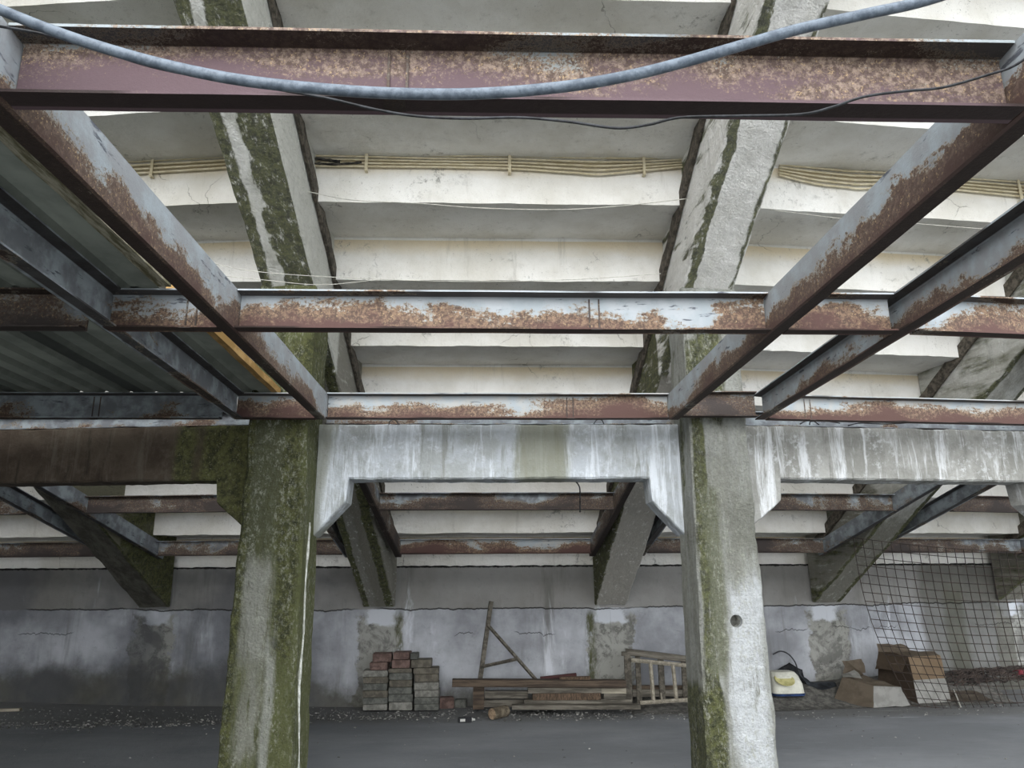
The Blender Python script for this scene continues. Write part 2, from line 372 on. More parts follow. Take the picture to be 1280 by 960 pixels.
# ------------------------------------------------------------------ setting: stepped ceiling (underside of the seating steps)
I0, I1 = -4, 9
prof = []                                                  # (Y, z) along the underside, from the back top down to the wall
for i in range(I0, I1+1):
    prof.append((Y0+i*TR, Z0-(i-1)*RI)); prof.append((Y0+i*TR, Z0-i*RI))
prof.append((Y0+(I1+1)*TR, Z0-I1*RI))
def build_ceiling(b):
    bm = bmesh.new(); nx = 44
    P = []
    for (ya, za), (yb, zb) in zip(prof, prof[1:]):
        n = 5 if abs(za-zb) > 0.01 else 6
        for k in range(n): P.append((ya+(yb-ya)*k/n, za+(zb-za)*k/n))
    P.append(prof[-1])
    T = [(y+0.03, z+0.16) for y, z in prof[::-1]]           # upper side of the slabs
    allp = P + T; secs = []
    for i in range(nx+1):
        t = -1+2*i/nx; s = []
        for j, (y, z) in enumerate(allp):
            x = t*(CY-y)*TB
            q = Vector((x*2.0+b*11, y*3, z*3))
            d = 0.012*mn.noise(q) + (0.007*mn.noise(q*5) if j < len(P) else 0)
            s.append(Vector((x, y-CY+d*0.5, z+d)))
        secs.append(s)
    loft(bm, secs)
    o = mesh('ceiling', bm, M_ceil)
    o.matrix_world = Matrix.Translation((CX, CY, 0)) @ Matrix.Rotation(b*BE, 4, 'Z')
    o['kind'] = 'structure'
for b in (-2, -1, 0, 1, 2, 3): build_ceiling(b)

# ------------------------------------------------------------------ rakers
RW = 0.21
def stair(Y):
    i = math.floor((Y-Y0)/TR + 1e-6); return Z0 - i*RI
def radY(Y): return CY - (CY-Y)/math.cos(BE/2)             # nominal Y for a thing on the line between two bays
WHT, WHT2, OLIVE, GREY = '#d9d9d2', '#b9b9ae', '#53562f', '#8b8a80'
rk_pat = {
 -1.5: ('#77746a', '#55534a', [('moss', 0.17, 0.203, -7, 6, 0.02, 0.05), ('#8b8873', 0.2012, 0.5, -7, 6, 0.002, 0.01), ('moss', 0.2012, 0.5, -1.2, 0.1, 0.01, 0.02)]),
 -0.5: ('#f6f6f1', '#dcdcd3', [('moss', -0.4, -0.115, -9, -3.4, 0.01, 0.07), ('moss', -0.02, 0.5, -9, 6, 0.01, 0.12), ('#deded6', 0.2012, 0.6, -9, 6, 0.002, 0.006), ('#8d8a80', -0.4, 0.5, -3.5, 0.2, 0.02, 0.05), ('moss', -0.2, -0.12, -3.6, 0.2, 0.01, 0.05), ('moss', 0.09, 0.19, -3.6, 0.2, 0.01, 0.06)]),
 0.5: ('#fbfaf6', '#ecebe5', [('moss', -0.204, -0.13, -7.8, -3.4, 0.006, 0.07), ('moss', 0.175, 0.203, -6.2, -3.4, 0.01, 0.07), ('#b8b4aa', -0.4, 0.5, -3.5, 0.2, 0.02, 0.1), ('moss', -0.4, -0.19, -3.5, 0.2, 0.01, 0.05)]),
 1.5: ('#dcdcd6', '#b5b4aa', [('#8f8d82', -0.4, 0.5, -1.6, 0.2, 0.05, 0.2), ('moss', -0.203, -0.15, -8, 0.2, 0.01, 0.05), ('moss', 0.14, 0.203, -5, 0.2, 0.01, 0.05)]),
 2.5: ('#a5a296', '#7d7b70', [('moss', -0.203, -0.14, -5, 0.2, 0.01, 0.05)]),
}
rk_lab = {
 -1.5: 'dark sloping concrete beam landing on the wall left of the left column',
 -0.5: 'sloping concrete beam above the left column, mossy with a white streak along its underside',
 0.5: 'whitewashed sloping concrete beam above the right column with green edges',
 1.5: 'sloping concrete beam landing on the wall right of the right column, beside the wire mesh',
 2.5: 'sloping concrete beam cut by the right edge of the photo, behind the wire mesh'}
M_batten = simple('rough_brown_batten', '#3f3b35', '#6b645a', 18, bump=0.01)
for k, (c1, c2, pats) in rk_pat.items():
    bm = bmesh.new(); Ya = Y0+I0*TR+0.03; Yb = WALL_Y-0.03
    ylist = []; y = Ya
    while y < Yb:
        ylist.append(y); y += 0.07
    ylist.append(Yb)
    for i in range(I0+1, I1+1):
        yy = Y0+i*TR; ylist = [q for q in ylist if abs(q-yy) > 0.02] + [yy-0.002, yy+0.002]
    ylist = sorted(q for q in ylist if q <= Yb+1e-6); secs = []
    for y in ylist:
        zb = soffit(y); zt = stair(y) + 0.012; s = []
        ch = 0.014 + 0.012*abs(mn.noise(Vector((y*4, k*3, 0))))
        hw = RW + 0.008*mn.noise(Vector((y*2.3, k, 5)))
        H = zt-zb
        s += [(-hw, zt)] + [(-hw, zt-(H-ch)*t) for t in (0.3, 0.6, 1.0)]
        s += [(-hw+ch+(2*hw-2*ch)*t/7, zb) for t in range(8)]
        s += [(hw, zb+ch+(H-ch)*t) for t in (0.0, 0.4, 0.7)] + [(hw, zt)]
        sec = []
        for j, (x, z) in enumerate(s):
            d = 0.010*mn.noise(Vector((x*7+k*9, y*5, z*5))) + 0.006*mn.noise(Vector((x*24+k*9, y*19, z*19)))
            sec.append(Vector((x+(d if 0 < j < len(s)-1 else 0), y-WALL_Y, z+(d if 4 <= j <= 11 else 0))))
        secs.append(sec)
    loft(bm, secs)
    M = Matrix.Translation((CX, CY, 0)) @ Matrix.Rotation(k*BE, 4, 'Z') @ Matrix.Translation((0, radY(WALL_Y)-CY, 0))
    mt = mat_mossy('raker_concrete', c1, pats, 'x', 'y', c2, 0.10, 0.02, (2, 0.35, 2), pitd=0.12)
    o = mesh('sloping_concrete_beam', bm, mt, smooth=False, matrix=M)
    for sgn in ((1,) if k == -0.5 else (-1,) if k > 0 else ()):
        bm = bmesh.new(); y = 2.4; secs = []
        while y < WALL_Y-0.25:
            e = Z0-(y-Y0)/TR*RI; n1 = 0.010*mn.noise(Vector((y*7, k, 1))); n2 = 0.010*mn.noise(Vector((y*9, k, 7)))
            x0 = sgn*(RW+0.008); x1 = sgn*(RW+0.038+n1)
            secs.append([Vector((x0, y-WALL_Y, e-0.022+n2)), Vector((x1, y-WALL_Y, e-0.026+n1)), Vector((x1, y-WALL_Y, e+0.12)), Vector((x0, y-WALL_Y, e+0.12))]); y += 0.06
        loft(bm, secs); js = mesh('edge_batten', bm, M_batten); js.parent = o; js['label'] = 'rough brown strip along the top edge'
    tag(o, rk_lab[k], 'concrete beam', 'sloping beams under the stand', 'thing')

# ------------------------------------------------------------------ columns
COLY = 5.63; COLD = 0.42
def column(k, mt, label):
    bm = bmesh.new(); secs = []; zt = soffit(COLY)+0.02; n = 64
    for i in range(n+1):
        z = -0.02 + (zt+0.02)*i/n
        hw = 0.262 - 0.035*min(1, z/2.6) + 0.006*mn.noise(Vector((z*3, k*4, 1)))
        ch = 0.020 + 0.014*mn.noise(Vector((z*5, k, 2)))
        sec = []
        for x, y in rect_loop(hw, 0, COLD, ch, 8, 6):
            zz = min(z, soffit(COLY+max(y, 0)) + 0.012) if i > n-12 else z
            d = 0.010*mn.noise(Vector((x*6+k*7, y*6, z*4))) + 0.006*mn.noise(Vector((x*22, y*22, z*17+k)))
            sec.append(Vector((x+d*(1 if x > 0 else -1), y-d, zz)))
        secs.append(sec)
    loft(bm, secs)
    M = Matrix.Translation((CX, CY, 0)) @ Matrix.Rotation(k*BE, 4, 'Z') @ Matrix.Translation((0, radY(COLY)-CY, 0))
    o = mesh('concrete_column', bm, mt, matrix=M)
    return tag(o, label, 'column', 'concrete columns', 'thing')
mL = mat_mossy('mossy_column_concrete', '#45492c', [('#666a45', 0.02, 0.30, -1, 4, 0.05, 0.2),
      ('#a3a49b', -0.18, 0.04, 0.95, 1.72, 0.06, 0.16), ('#96978c', -0.12, -0.02, 0.35, 0.95, 0.05, 0.15), ('#a8aaa1', 0.02, 0.09, 0.1, 1.15, 0.02, 0.06),
      ('#5f624a', -0.2, 0.2, 1.85, 2.7, 0.05, 0.2), ('moss', 0.05, 0.22, 1.0, 3.4, 0.03, 0.10), ('moss', -0.3, -0.17, 0, 3.4, 0.02, 0.05)],
      'x', 'z', '#6a6d49', 0.5, 0.03, white=0.65)
colL = column(-0.5, mL, 'left concrete column, green with moss around a bare grey patch')
bm = bmesh.new(); P = []; R_ = []
for i in range(60):
    z = 1.98-i*1.97/59; hw = 0.262-0.035*z/2.6
    P.append(Vector((hw+0.004, 0.13+0.07*mn.noise(Vector((z*1.8, 0, 0))), z))); R_.append(0.008+0.012*abs(mn.noise(Vector((z*6, 3, 0)))))
tube(bm, P, R_, 8); ls = mesh('lime_streak', bm, simple('white_lime_crust', '#a9aaa1', '#dedfd8', 20, bump=0.01), smooth=True); ls.parent = colL; ls['label'] = 'white lime streak running down the side'
mR = mat_mossy('streaked_column_concrete', '#b2b4af', [('moss', -0.222, -0.13, 0, 3.4, 0.010, 0.05), ('#777a66', -0.17, -0.05, 0.9, 2.2, 0.03, 0.12),
      ('#dce0e3', -0.02, 0.2, 0.0, 1.5, 0.04, 0.15), ('moss', -0.3, -0.10, -0.2, 0.8, 0.02, 0.08), ('#8a8b82', 0.0, 0.3, 1.7, 2.15, 0.05, 0.2), ('moss', -0.14, 0.06, 2.75, 3.5, 0.02, 0.12)],
      'x', 'z', '#999a91', 0.4, 0.03, white=0.7)
colR = column(0.5, mR, 'right concrete column, whitish with a green left edge and a round hole')
column(1.5, mR, 'concrete column beyond the right edge of the photo, carrying the right-hand lintel')
column(-1.5, mL, 'mossy concrete column beyond the left edge of the photo, carrying the dark lintel')
# the round hole in the right column: a pressed-in socket
hc = onY(918, 776, COLY, 0.5); Mh = Matrix.Translation(hc) @ Matrix.Rotation(0.5*BE, 4, 'Z')
bm = bmesh.new(); tube(bm, [(0, -0.06, 0), (0, 0.11, 0)], 0.046, 24)
cut = mesh('cutter', bm, matrix=Mh)
md = colR.modifiers.new('hole', 'BOOLEAN'); md.operation = 'DIFFERENCE'; md.solver = 'EXACT'; md.object = cut
bpy.context.view_layer.update(); dg = bpy.context.evaluated_depsgraph_get()
nm_ = bpy.data.meshes.new_from_object(colR.evaluated_get(dg)); colR.modifiers.clear(); colR.data = nm_
bpy.data.objects.remove(cut)
bm = bmesh.new(); ri = []
for r, y in ((0.0455, 0.004), (0.041, 0.004), (0.040, 0.10)):
    ri.append([bm.verts.new((r*math.cos(a*math.pi/12), y, r*math.sin(a*math.pi/12))) for a in range(24)])
for a, b in zip(ri, ri[1:]):
    for i in range(24): bm.faces.new((a[i], a[(i+1) % 24], b[(i+1) % 24], b[i]))
bm.faces.new(ri[-1])
o = mesh('hole_socket', bm, simple('socket_mortar', '#4b4b47', '#8a8b86', 20), matrix=Mh, smooth=True)
mw = o.matrix_world.copy(); o.parent = colR; o.matrix_parent_inverse = colR.matrix_world.inverted(); o.matrix_world = mw
o['label'] = 'small round hole in the column face'

# ------------------------------------------------------------------ lintels with haunches
LY = 5.90; LT = 0.26; LZ0 = EYE+0.725; LZ1 = EYE+1.165
def lintel(b, mt, label, hl=0.25, hr=0.25):
    half = (CY-LY)*TB - 0.235; bm = bmesh.new(); secs = []
    xs_ = sorted(set([-half+i*half*2/80 for i in range(81)] + [-half+hl-0.01, -half+hl+0.01, half-hr-0.01, half-hr+0.01]))
    for x in xs_:
        e = half-abs(x); hw_ = hl if x < 0 else hr
        zb = LZ0 if e > hw_ else (LZ0-0.17 - 0.27*(1-max(0, e)/hw_))
        zt = LZ1 + 0.006*mn.noise(Vector((x*5, b, 0)))
        sec = []
        for t in range(9): sec.append((0, zb+0.014+(zt-0.014-zb-0.014)*t/8))
        sec += [(0.014, zt), (LT-0.014, zt), (LT, zt-0.014), (LT, zb+0.014), (LT-0.014, zb), (LT*0.5, zb), (0.014, zb)]
        o_ = []
        for y, z in sec:
            d = 0.007*mn.noise(Vector((x*5+b*8, y*5, z*5))) + 0.006*mn.noise(Vector((x*19, y*20, z*19+b)))
            o_.append(Vector((x, y+d, z+d)))
        secs.append(o_)
    loft(bm, secs)
    o = mesh('concrete_lintel', bm, mt, matrix=frameM(b, 0, LY, 0))
    return tag(o, label, 'concrete beam', 'lintels between the columns', 'thing')
def mat_lintel(name, a, b_, s1, s2, extra=None):
    g = G(name)
    col = g.mix(g.step(g.noise(3, 6, 0.7), 0.38, 0.62), a, b_)
    n = g.noise(4.5, 6, 0.72, st=(2.0, 1, 0.22), dist=0.4)
    col = g.mix(g.math('MULTIPLY', g.step(n, 0.50, 0.64), 0.85), col, s1)
    col = g.mix(g.math('MULTIPLY', g.mul(g.step(g.noise(16, 7, 0.8), 0.50, 0.64), g.step(g.noise(2, 4), 0.42, 0.6)), 0.6), col, s1)
    col = g.mix(g.math('MULTIPLY', g.step(g.noise(3.2, 6, 0.72, st=(2.4, 1, 0.25)), 0.56, 0.66), 0.7), col, s2)
    if extra:
        for c, x0, x1, z0, z1 in extra:
            mk = g.patch(g.x, g.z, x0, x1, z0, z1, 0.05, 0.12, 3, (1.5, 1, 0.4))
            col = g.mix(g.math('MULTIPLY', mk, 0.85), col, moss_colour(g) if c == 'moss' else c)
    col = g.mix(g.math('MULTIPLY', g.step(g.noise(50, 5, 0.8), 0.60, 0.7), 0.5), col, '#55564f')
    h = g.math('ADD', g.noise(9, 6, 0.7), g.math('MULTIPLY', g.noise(60, 4), 0.3))
    return g.out(col, h, 0.015, 0.8)
lintel(0, mat_lintel('limestreaked_concrete', '#a2a6a6', '#b9bfc5', '#dfe5ec', '#85877f', [('#8f9187', -1.6, -1.35, 1.5, 3), ('#8b8c7c', 0.15, 0.55, 2.2, 3)]),
       'pale concrete lintel with white lime streaks between the two columns')
lintel(1, mat_lintel('pale_streaked_concrete', '#a9a9a5', '#8d8d88', '#e2e5e8', '#6f6f69', [('#77776a', -1.6, -1.42, 1.5, 3)]),
       'concrete lintel with slanting white streaks running right from the right column', 0.36, 0.30)
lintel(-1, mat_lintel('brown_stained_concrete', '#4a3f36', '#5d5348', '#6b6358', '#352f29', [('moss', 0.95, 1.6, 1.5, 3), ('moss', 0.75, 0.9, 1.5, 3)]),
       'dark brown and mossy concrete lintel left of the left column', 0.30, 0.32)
lintel(2, mat_lintel('grey_lintel_concrete', '#a9a9a5', '#8d8d88', '#d2d5d8', '#6f6f69'), 'concrete lintel beyond the right edge of the photo')

# ------------------------------------------------------------------ steel channels
FL = 0.075; HB = 0.195; TK = 0.010
def channel(name, A, B, mt, side=-1, h=HB, fl=FL, splice=None, label=None, group=None, web=0.009, cat='steel beam'):
    """C section from A to B (points on the bottom of the web); flanges point to side*local y (local x runs A to B)"""
    A, B = Vector(A), Vector(B); L = (B-A).length; xd = (B-A).normalized()
    yd = Vector((0, 0, 1)).cross(xd).normalized(); zd = xd.cross(yd)
    M = Matrix((xd, yd, zd)).transposed().to_4x4(); M.translation = A
    s = side
    P = [(0, 0), (s*fl, 0), (s*fl, TK*0.8), (s*(web+0.006), TK*1.3), (s*web, TK*1.9), (s*web, h-TK*1.9), (s*(web+0.006), h-TK*1.3), (s*fl, h-TK*0.8), (s*fl, h), (0, h)]
    bm = bmesh.new(); n = max(2, int(L/0.12)); secs = []
    for i in range(n+1):
        x = L*i/n; secs.append([Vector((x, y+0.0016*mn.noise(Vector((x*3, y*9, z*9+A.x))), z+0.0016*mn.noise(Vector((x*2.5, 4, A.y))))) for y, z in P])
    loft(bm, secs)
    o = mesh(name, bm, mt, matrix=M)
    for f in (splice or []):
        bm = bmesh.new(); x = L*f; w2 = 0.024
        for q in (-w2, w2):
            box(bm, x+q-0.0035, x+q+0.0035, min(s*web, s*(web+0.005)), max(s*web, s*(web+0.005)), TK*2, h-TK*2)
        box(bm, x-w2-0.003, x+w2+0.003, min(s*0.02, s*(fl+0.002)), max(s*0.02, s*(fl+0.002)), -0.004, 0.0)
        sp = mesh('weld_seam', bm, M_st_brown); sp.parent = o
    if label: tag(o, label, cat, group, 'thing')
    return o
ZF = EYE+1.139
def wp(px, py, dz=0.0): return onZ(px, py, ZF+dz)
# the four lengthwise beams of the unfinished mezzanine; web bottom edges
L1a, L1b = wp(161, 280), wp(403, 519)
def extend(a, b, Y):
    t = (Y-a.y)/(b.y-a.y); return a + (b-a)*t
R1a, R1b = wp(1040, 347), wp(840, 521)
R2a, R2b = wp(1280, 316), wp(955, 518)
LAa, LAb = wp(0, 322), wp(281, 516)
YB = COLY-0.035                                            # rear cross beam web plane
grpL = 'lengthwise steel beams of the mezzanine'; grpX = 'cross beams of the mezzanine'
f1 = 1.70
L1A, L1B = extend(L1a, L1b, 0.75), extend(L1a, L1b, YB-0.01)
R1A, R1B = extend(R1a, R1b, 0.75), extend(R1a, R1b, YB-0.01)
R2A, R2B = extend(R2a, R2b, 1.0), extend(R2a, R2b, YB-0.01)
LAA, LAB = extend(LAa, LAb, 0.6), extend(LAa, LAb, YB-0.01)
channel('steel_beam', L1A, L1B, M_st_long, +1, label='grey painted steel beam running back to the left column, bare of roofing', group=grpL)
channel('steel_beam', R1A, R1B, M_st_long, -1, label='rust-speckled steel beam running back to the right column, nearer the middle', group=grpL)
channel('steel_beam', R2A+Vector((FL, 0, 0)), R2B+Vector((FL, 0, 0)), M_st_long, +1, label='steel beam with a dark upper flange right of the right column', group=grpL)
channel('steel_beam', LAA-Vector((0.0, 0, 0)), LAB, M_st_clean, -1, label='dull grey steel beam under the corrugated sheets at left', group=grpL)
# cross beams: web on the far side, flanges toward the camera
def cross(x0, x1, Y, mt, label, splice=None, yaw=0.0, dz=0.0):
    """x0/x1 are world x; Y the web plane at the middle"""
    xm = (x0+x1)/2; A = Vector((x0, Y+(x0-xm)*math.tan(yaw), ZF+dz)); B = Vector((x1, Y+(x1-xm)*math.tan(yaw), ZF+dz))
    return channel('steel_beam', A, B, mt, -1, splice=splice, label=label, group=grpX)
def lx(a, b, Y): return extend(a, b, Y).x
g_ = 0.004
cross(lx(L1a, L1b, 1.70)+g_, lx(R1a, R1b, 1.70)-g_, 1.685, M_st_front, 'thick purple-brown rusted steel beam across the top of the photo, nearest', [0.375])
YM = 3.47
cross(lx(L1a, L1b, YM)+g_, lx(R1a, R1b, YM)-g_, YM, M_st_mid, 'flaking blue and rust steel beam across the middle, between the two lengthwise beams', [0.67])
cross(lx(LAa, LAb, YM)+0.012, lx(L1a, L1b, YM)-FL-g_, YM, M_st_mid, 'short pale steel piece in the middle row, left of the left lengthwise beam', [0.72])
cross(lx(R1a, R1b, YM)+FL+g_, lx(R2a, R2b, YM)-g_, YM, M_st_mid, 'short rusted steel piece in the middle row, between the two right lengthwise beams')
xr2 = lx(R2a, R2b, YM)+FL+g_+0.01
cross(xr2, xr2+3.0, YM+0.14, M_st_mid, 'flaking steel beam of the middle row running out at the right edge', yaw=math.radians(5.5))
cross(lx(L1a, L1b, YB)+g_, lx(R1a, R1b, YB)-g_, YB, M_st_rear, 'brown rusted steel beam above the pale lintel, between the columns', [0.71])
cross(lx(LAa, LAb, YB)+0.012, lx(L1a, L1b, YB)-FL-g_, YB, M_st_rear, 'short rusted steel piece across the top of the left column')
cross(lx(R1a, R1b, YB)+FL+g_, lx(R2a, R2b, YB)-g_, YB-0.03, M_st_brown, 'short dark purple steel piece across the top of the right column', dz=0.012)
xr3 = lx(R2a, R2b, YB)+FL+g_+0.01
cross(xr3, xr3+3.2, YB+0.17, M_st_rear, 'brown rusted steel beam above the right-hand lintel', [0.11], yaw=math.radians(5.5))
# under the roofing at left
cross(lx(LAa, LAb, YM)-4.2, lx(LAa, LAb, YM)-FL-0.02, YM, M_st_brown, 'dark steel beam below the corrugated sheets, front row at left')
cross(lx(LAa, LAb, YB)-4.2, lx(LAa, LAb, YB)-FL-0.02, YB, M_st_clean, 'dark steel beam below the corrugated sheets, back row at left', [0.77])

# sloping steel frames behind the lintels
def fz(Y): return EYE + 1.19 - (Y-6.05)*0.295
xlab = {-1: 'left of the left column', 0: 'between the columns', 1: 'right of the right column', -2: 'at the far left edge', 2: 'at the far right edge'}
for b in (-2, -1, 0, 1, 2):
    def hwid(Y): return 1.235 + 0.05*(7.9-Y)
    for s in (-1, 1):
        A = bp(b, s*hwid(6.22), 6.22, fz(6.22)); B = bp(b, s*hwid(9.42), 9.42, fz(9.42))
        channel('steel_beam', A, B, M_st_clean if b else M_st_brown, 1 if s < 0 else -1, h=0.17,
                label='sloping steel beam behind the lintel, %s, its %s one' % (xlab[b], 'left' if s < 0 else 'right'), group='steel frames behind the lintels')
    for Y, nm in ((7.9, 'front'), (9.3, 'lower back')):
        e = hwid(Y)-0.006
        channel('steel_beam', bp(b, -e, Y, fz(Y)-0.005), bp(b, e, Y, fz(Y)-0.005), M_st_brown if b or Y < 9 else M_st_rear, -1, h=0.18,
                label='%s steel cross beam behind the lintel, %s' % (nm, xlab[b]), group='steel frames behind the lintels')
    if b < 2:
        hh = (CY-6.0)*TB-0.26
        channel('steel_beam', bp(b, -hh, 6.03, LZ1+0.012), bp(b, hh, 6.03, LZ1+0.012), M_st_clean, -1, h=0.12,
            label='thin steel channel lying on the lintel, %s' % xlab[b], group='channels on the lintels')

# ------------------------------------------------------------------ corrugated roofing and its timber edge
ZS = ZF+HB+0.004
ta, tb = onZ(134, 300, ZS), onZ(325, 477, ZS)              # left edge line of the timber
tdir = (tb-ta); tdir.z = 0; tdir.normalize()
M_timA = simple('mossy_old_timber', '#6f6b52', '#bdb8a4', 10, bump=0.008, st=(0.4, 3, 1))
M_timB = simple('pale_orange_timber', '#a07f4c', '#c4a06a', 10, bump=0.004, st=(0.4, 3, 1))
def timber_on(Ya, Yb, x0, wdt, mt, label):
    A = ta + tdir*((Ya-ta.y)/tdir.y); L = (Yb-Ya)/tdir.y; n = int(L/0.08); secs = []; bm = bmesh.new()
    for i in range(n+1):
        d = 0.006*mn.noise(Vector((i*0.37, Ya, 2))); u = L*i/n
        secs.append([Vector((u, -x0+d, 0.0)), Vector((u, -x0-wdt+d, 0.0)), Vector((u, -x0-wdt+d, 0.05)), Vector((u, -x0+d, 0.05))])
    loft(bm, secs); M = Matrix.Translation(A) @ Matrix.Rotation(math.atan2(tdir.y, tdir.x), 4, 'Z')
    return tag(mesh('timber_batten', bm, mt, matrix=M), label, 'timber', 'timbers edging the corrugated sheets')
timber_on(0.9, YM-FL-0.01, 0.0, 0.062, M_timA, 'mossy weathered timber edging the corrugated sheets, front length')
timber_on(YM+0.01, YB+0.02, 0.0, 0.045, M_timB, 'yellowish timber edging the corrugated sheets behind the middle steel beam')
ra, rb = onZ(0, 430, ZS), onZ(103, 492, ZS); sdir = rb-ra; sdir.z = 0; sdir.normalize()
M_sheet = simple('dull_galvanised_sheet', '#727672', '#868a85', 1.5, 0.6, 0.001)
def sheet(Ya, Yb, x0, n, label, lift):
    """n ridges of trapezoid corrugation, x0 = distance left of the timber line"""
    pitch = 0.19; hh = 0.034; bm = bmesh.new(); rows = []
    nrm = Vector((-tdir.y, tdir.x, 0))
    for q in range(13):
        Y = Ya+(Yb-Ya)*q/12; A = ta + tdir*((Y-ta.y)/tdir.y); row = []
        for k in range(n):
            for f, z in ((0, 0), (0.50, 0), (0.60, 1), (0.90, 1)):
                row.append((A - Vector((x0+(k+f)*pitch, 0, 0)) + Vector((0, 0, lift+z*hh+0.004*mn.noise(Vector((k, Y, 1)))))))
        rows.append(row)
    V = [[bm.verts.new(p) for p in rw] for rw in rows]
    for a, b in zip(V, V[1:]):
        for i in range(len(a)-1): bm.faces.new((a[i], a[i+1], b[i+1], b[i]))
    bmesh.ops.solidify(bm, geom=bm.faces[:], thickness=0.002)
    o = mesh('corrugated_sheet', bm, M_sheet)
    return tag(o, label, 'roofing sheet', 'corrugated roofing sheets')
rowsS = [(0.2, 2.0, 'front'), (1.95, YM+0.05, 'middle'), (YM+0.02, YB+0.10, 'back')]  # front row and outermost sheets are unseen, added to darken the left
names = ['beside the timber edge', 'second from the timber edge', 'third from the timber edge', 'fourth from the timber edge', 'at the far left', 'added out past the left edge']
for ri_, (Ya, Yb, nm) in enumerate(rowsS):
    for c in range(6):
        sheet(Ya, Yb, 0.008+c*0.95, 6 if c < 5 else 9, 'dark corrugated roofing sheet in the %s row (front row added unseen), %s' % (nm, names[c]), 0.002+0.036*((c+ri_) % 2)*0.12+0.004*ri_)

# ------------------------------------------------------------------ hose and wires
M_hose = simple('blue_grey_hose_rubber', '#56606c', '#747f8b', 30, 0.4, 0.001)
M_blk = simple('black_cable_rubber', '#1f2022', '#3c3e42', 20, 0.5, 0.001)
M_wht = simple('white_wire', '#b6b4ac', '#d6d4ca', 20, 0.6, 0.0005)
def cable(name, pts, r, mt, label, cat, Y, b=0, group=None, n=8, seg=8):
    P = [onY(p[0], p[1], (p[2] if len(p) > 2 else Y), b) for p in pts]
    bm = bmesh.new(); o0 = P[0].copy(); tube(bm, [q-o0 for q in spline(P, seg)], r, n)
    o = mesh(name, bm, mt, smooth=True, matrix=Matrix.Translation(o0)); return tag(o, label, cat, group)
cable('hose', [(-260,-120), (-60,-14), (0,12), (65,38), (130,60), (210,82), (300,100), (400,111), (500,117), (600,117), (700,109), (780,96), (850,79), (930,56), (1000,36), (1085,17), (1170,-3), (1300,-50), (1480,-130)],
      0.0118, M_hose, 'thick blue-grey hose sagging in front of the nearest steel beam', 'hose', 1.36, n=14)
cable('cable', [(-120,14), (0,33), (60,44), (120,62), (200,86), (300,104), (400,121), (470,137), (520,145), (580,148), (650,147), (710,152), (770,160), (810,156), (850,147), (920,145), (1000,143), (1040,134), (1080,121), (1130,114), (1180,109), (1240,92), (1268,82), (1300,60)],
      0.0034, M_blk, 'thin black wavy cable strung below the thick hose', 'cable', 1.565)
cable('cable', [(705,597,6.2), (716,599,6.22), (724,608,6.3), (725,622,6.4), (725,640,6.5)], 0.006, M_blk, 'short black cable hanging from the pale lintel', 'cable', 6.3)
cable('wire', [(378,238), (440,250), (520,254), (600,260), (700,262), (780,257), (862,248)], 0.0035, M_wht, 'thin white wire sagging between the two sloping beams, upper one', 'wire', 5.30, group='white wires')
cable('wire', [(165,300), (250,325), (310,338), (390,345), (500,350), (600,352), (700,350), (760,347), (826,342)], 0.0030, M_wht, 'thin white wire running just above the middle steel beam', 'wire', 5.42, group='white wires')
cable('wire', [(250,342), (330,350), (400,356), (470,350)], 0.0026, M_wht, 'short white wire under the left sloping beam', 'wire', 5.40, group='white wires')
cable('wire', [(962,262), (1060,274), (1150,280), (1300,292)], 0.003, M_wht, 'thin white wire right of the right sloping beam', 'wire', 5.35, b=1, group='white wires')
# loops of black cable lying on the right lintel and on the pale one
for pts, lab in (([(1000,530),(1008,526),(1016,526),(1024,531)], 'small black cable loop on the right-hand lintel, first from the column'),
                 ([(1012,531),(1014,527),(1030,526),(1050,529)], 'small black cable loop on the right-hand lintel, second from the column'),
                 ([(1060,532),(1075,529),(1110,530),(1150,528),(1205,530)], 'long black cable lying on the right-hand lintel'),
                 ([(1240,530),(1262,527),(1290,531)], 'black cable end on the right-hand lintel at the right edge')):
    cable('cable', pts, 0.005, M_blk, lab, 'cable', 5.885, b=1, group='cables on the lintels')
cable('cable', [(486,531),(488,526),(494,525),(499,531)], 0.004, M_blk, 'small black cable loop on the left half of the pale lintel', 'cable', 5.885, group='cables on the lintels')
cable('cable', [(742,530),(746,525),(752,525),(755,530)], 0.004, M_blk, 'small black cable loop on the right half of the pale lintel', 'cable', 5.885, group='cables on the lintels')

# ------------------------------------------------------------------ conduits along the second riser
M_cond = simple('cream_conduit', '#c9bd9d', '#ddd3b8', 10, 0.6, 0.0005)
M_burn = simple('charred_patch', '#1b1a19', '#54504a', 22)
Y2 = Y0+2*TR
ordn = ['top', 'second', 'middle', 'fourth', 'lowest']
sets = [(0, [(362,190),(460,192),(560,195),(640,195),(720,197),(805,198),(872,196)], [(362,207),(460,208),(560,209),(640,211),(700,215),(750,218),(805,213),(872,207)], 'between the sloping beams'),
        (-1, [(130,199),(200,195),(286,191)], [(130,219),(200,215),(290,209)], 'left of the left sloping beam'),
        (1, [(978,206),(1060,214),(1130,217),(1290,229)], [(974,219),(1020,230),(1075,236),(1150,233),(1290,247)], 'right of the right sloping beam')]
def at_x(P, x):
    for a, b in zip(P, P[1:]):
        if x <= b[0] or b is P[-1]: return a[1]+(b[1]-a[1])*(x-a[0])/(b[0]-a[0])
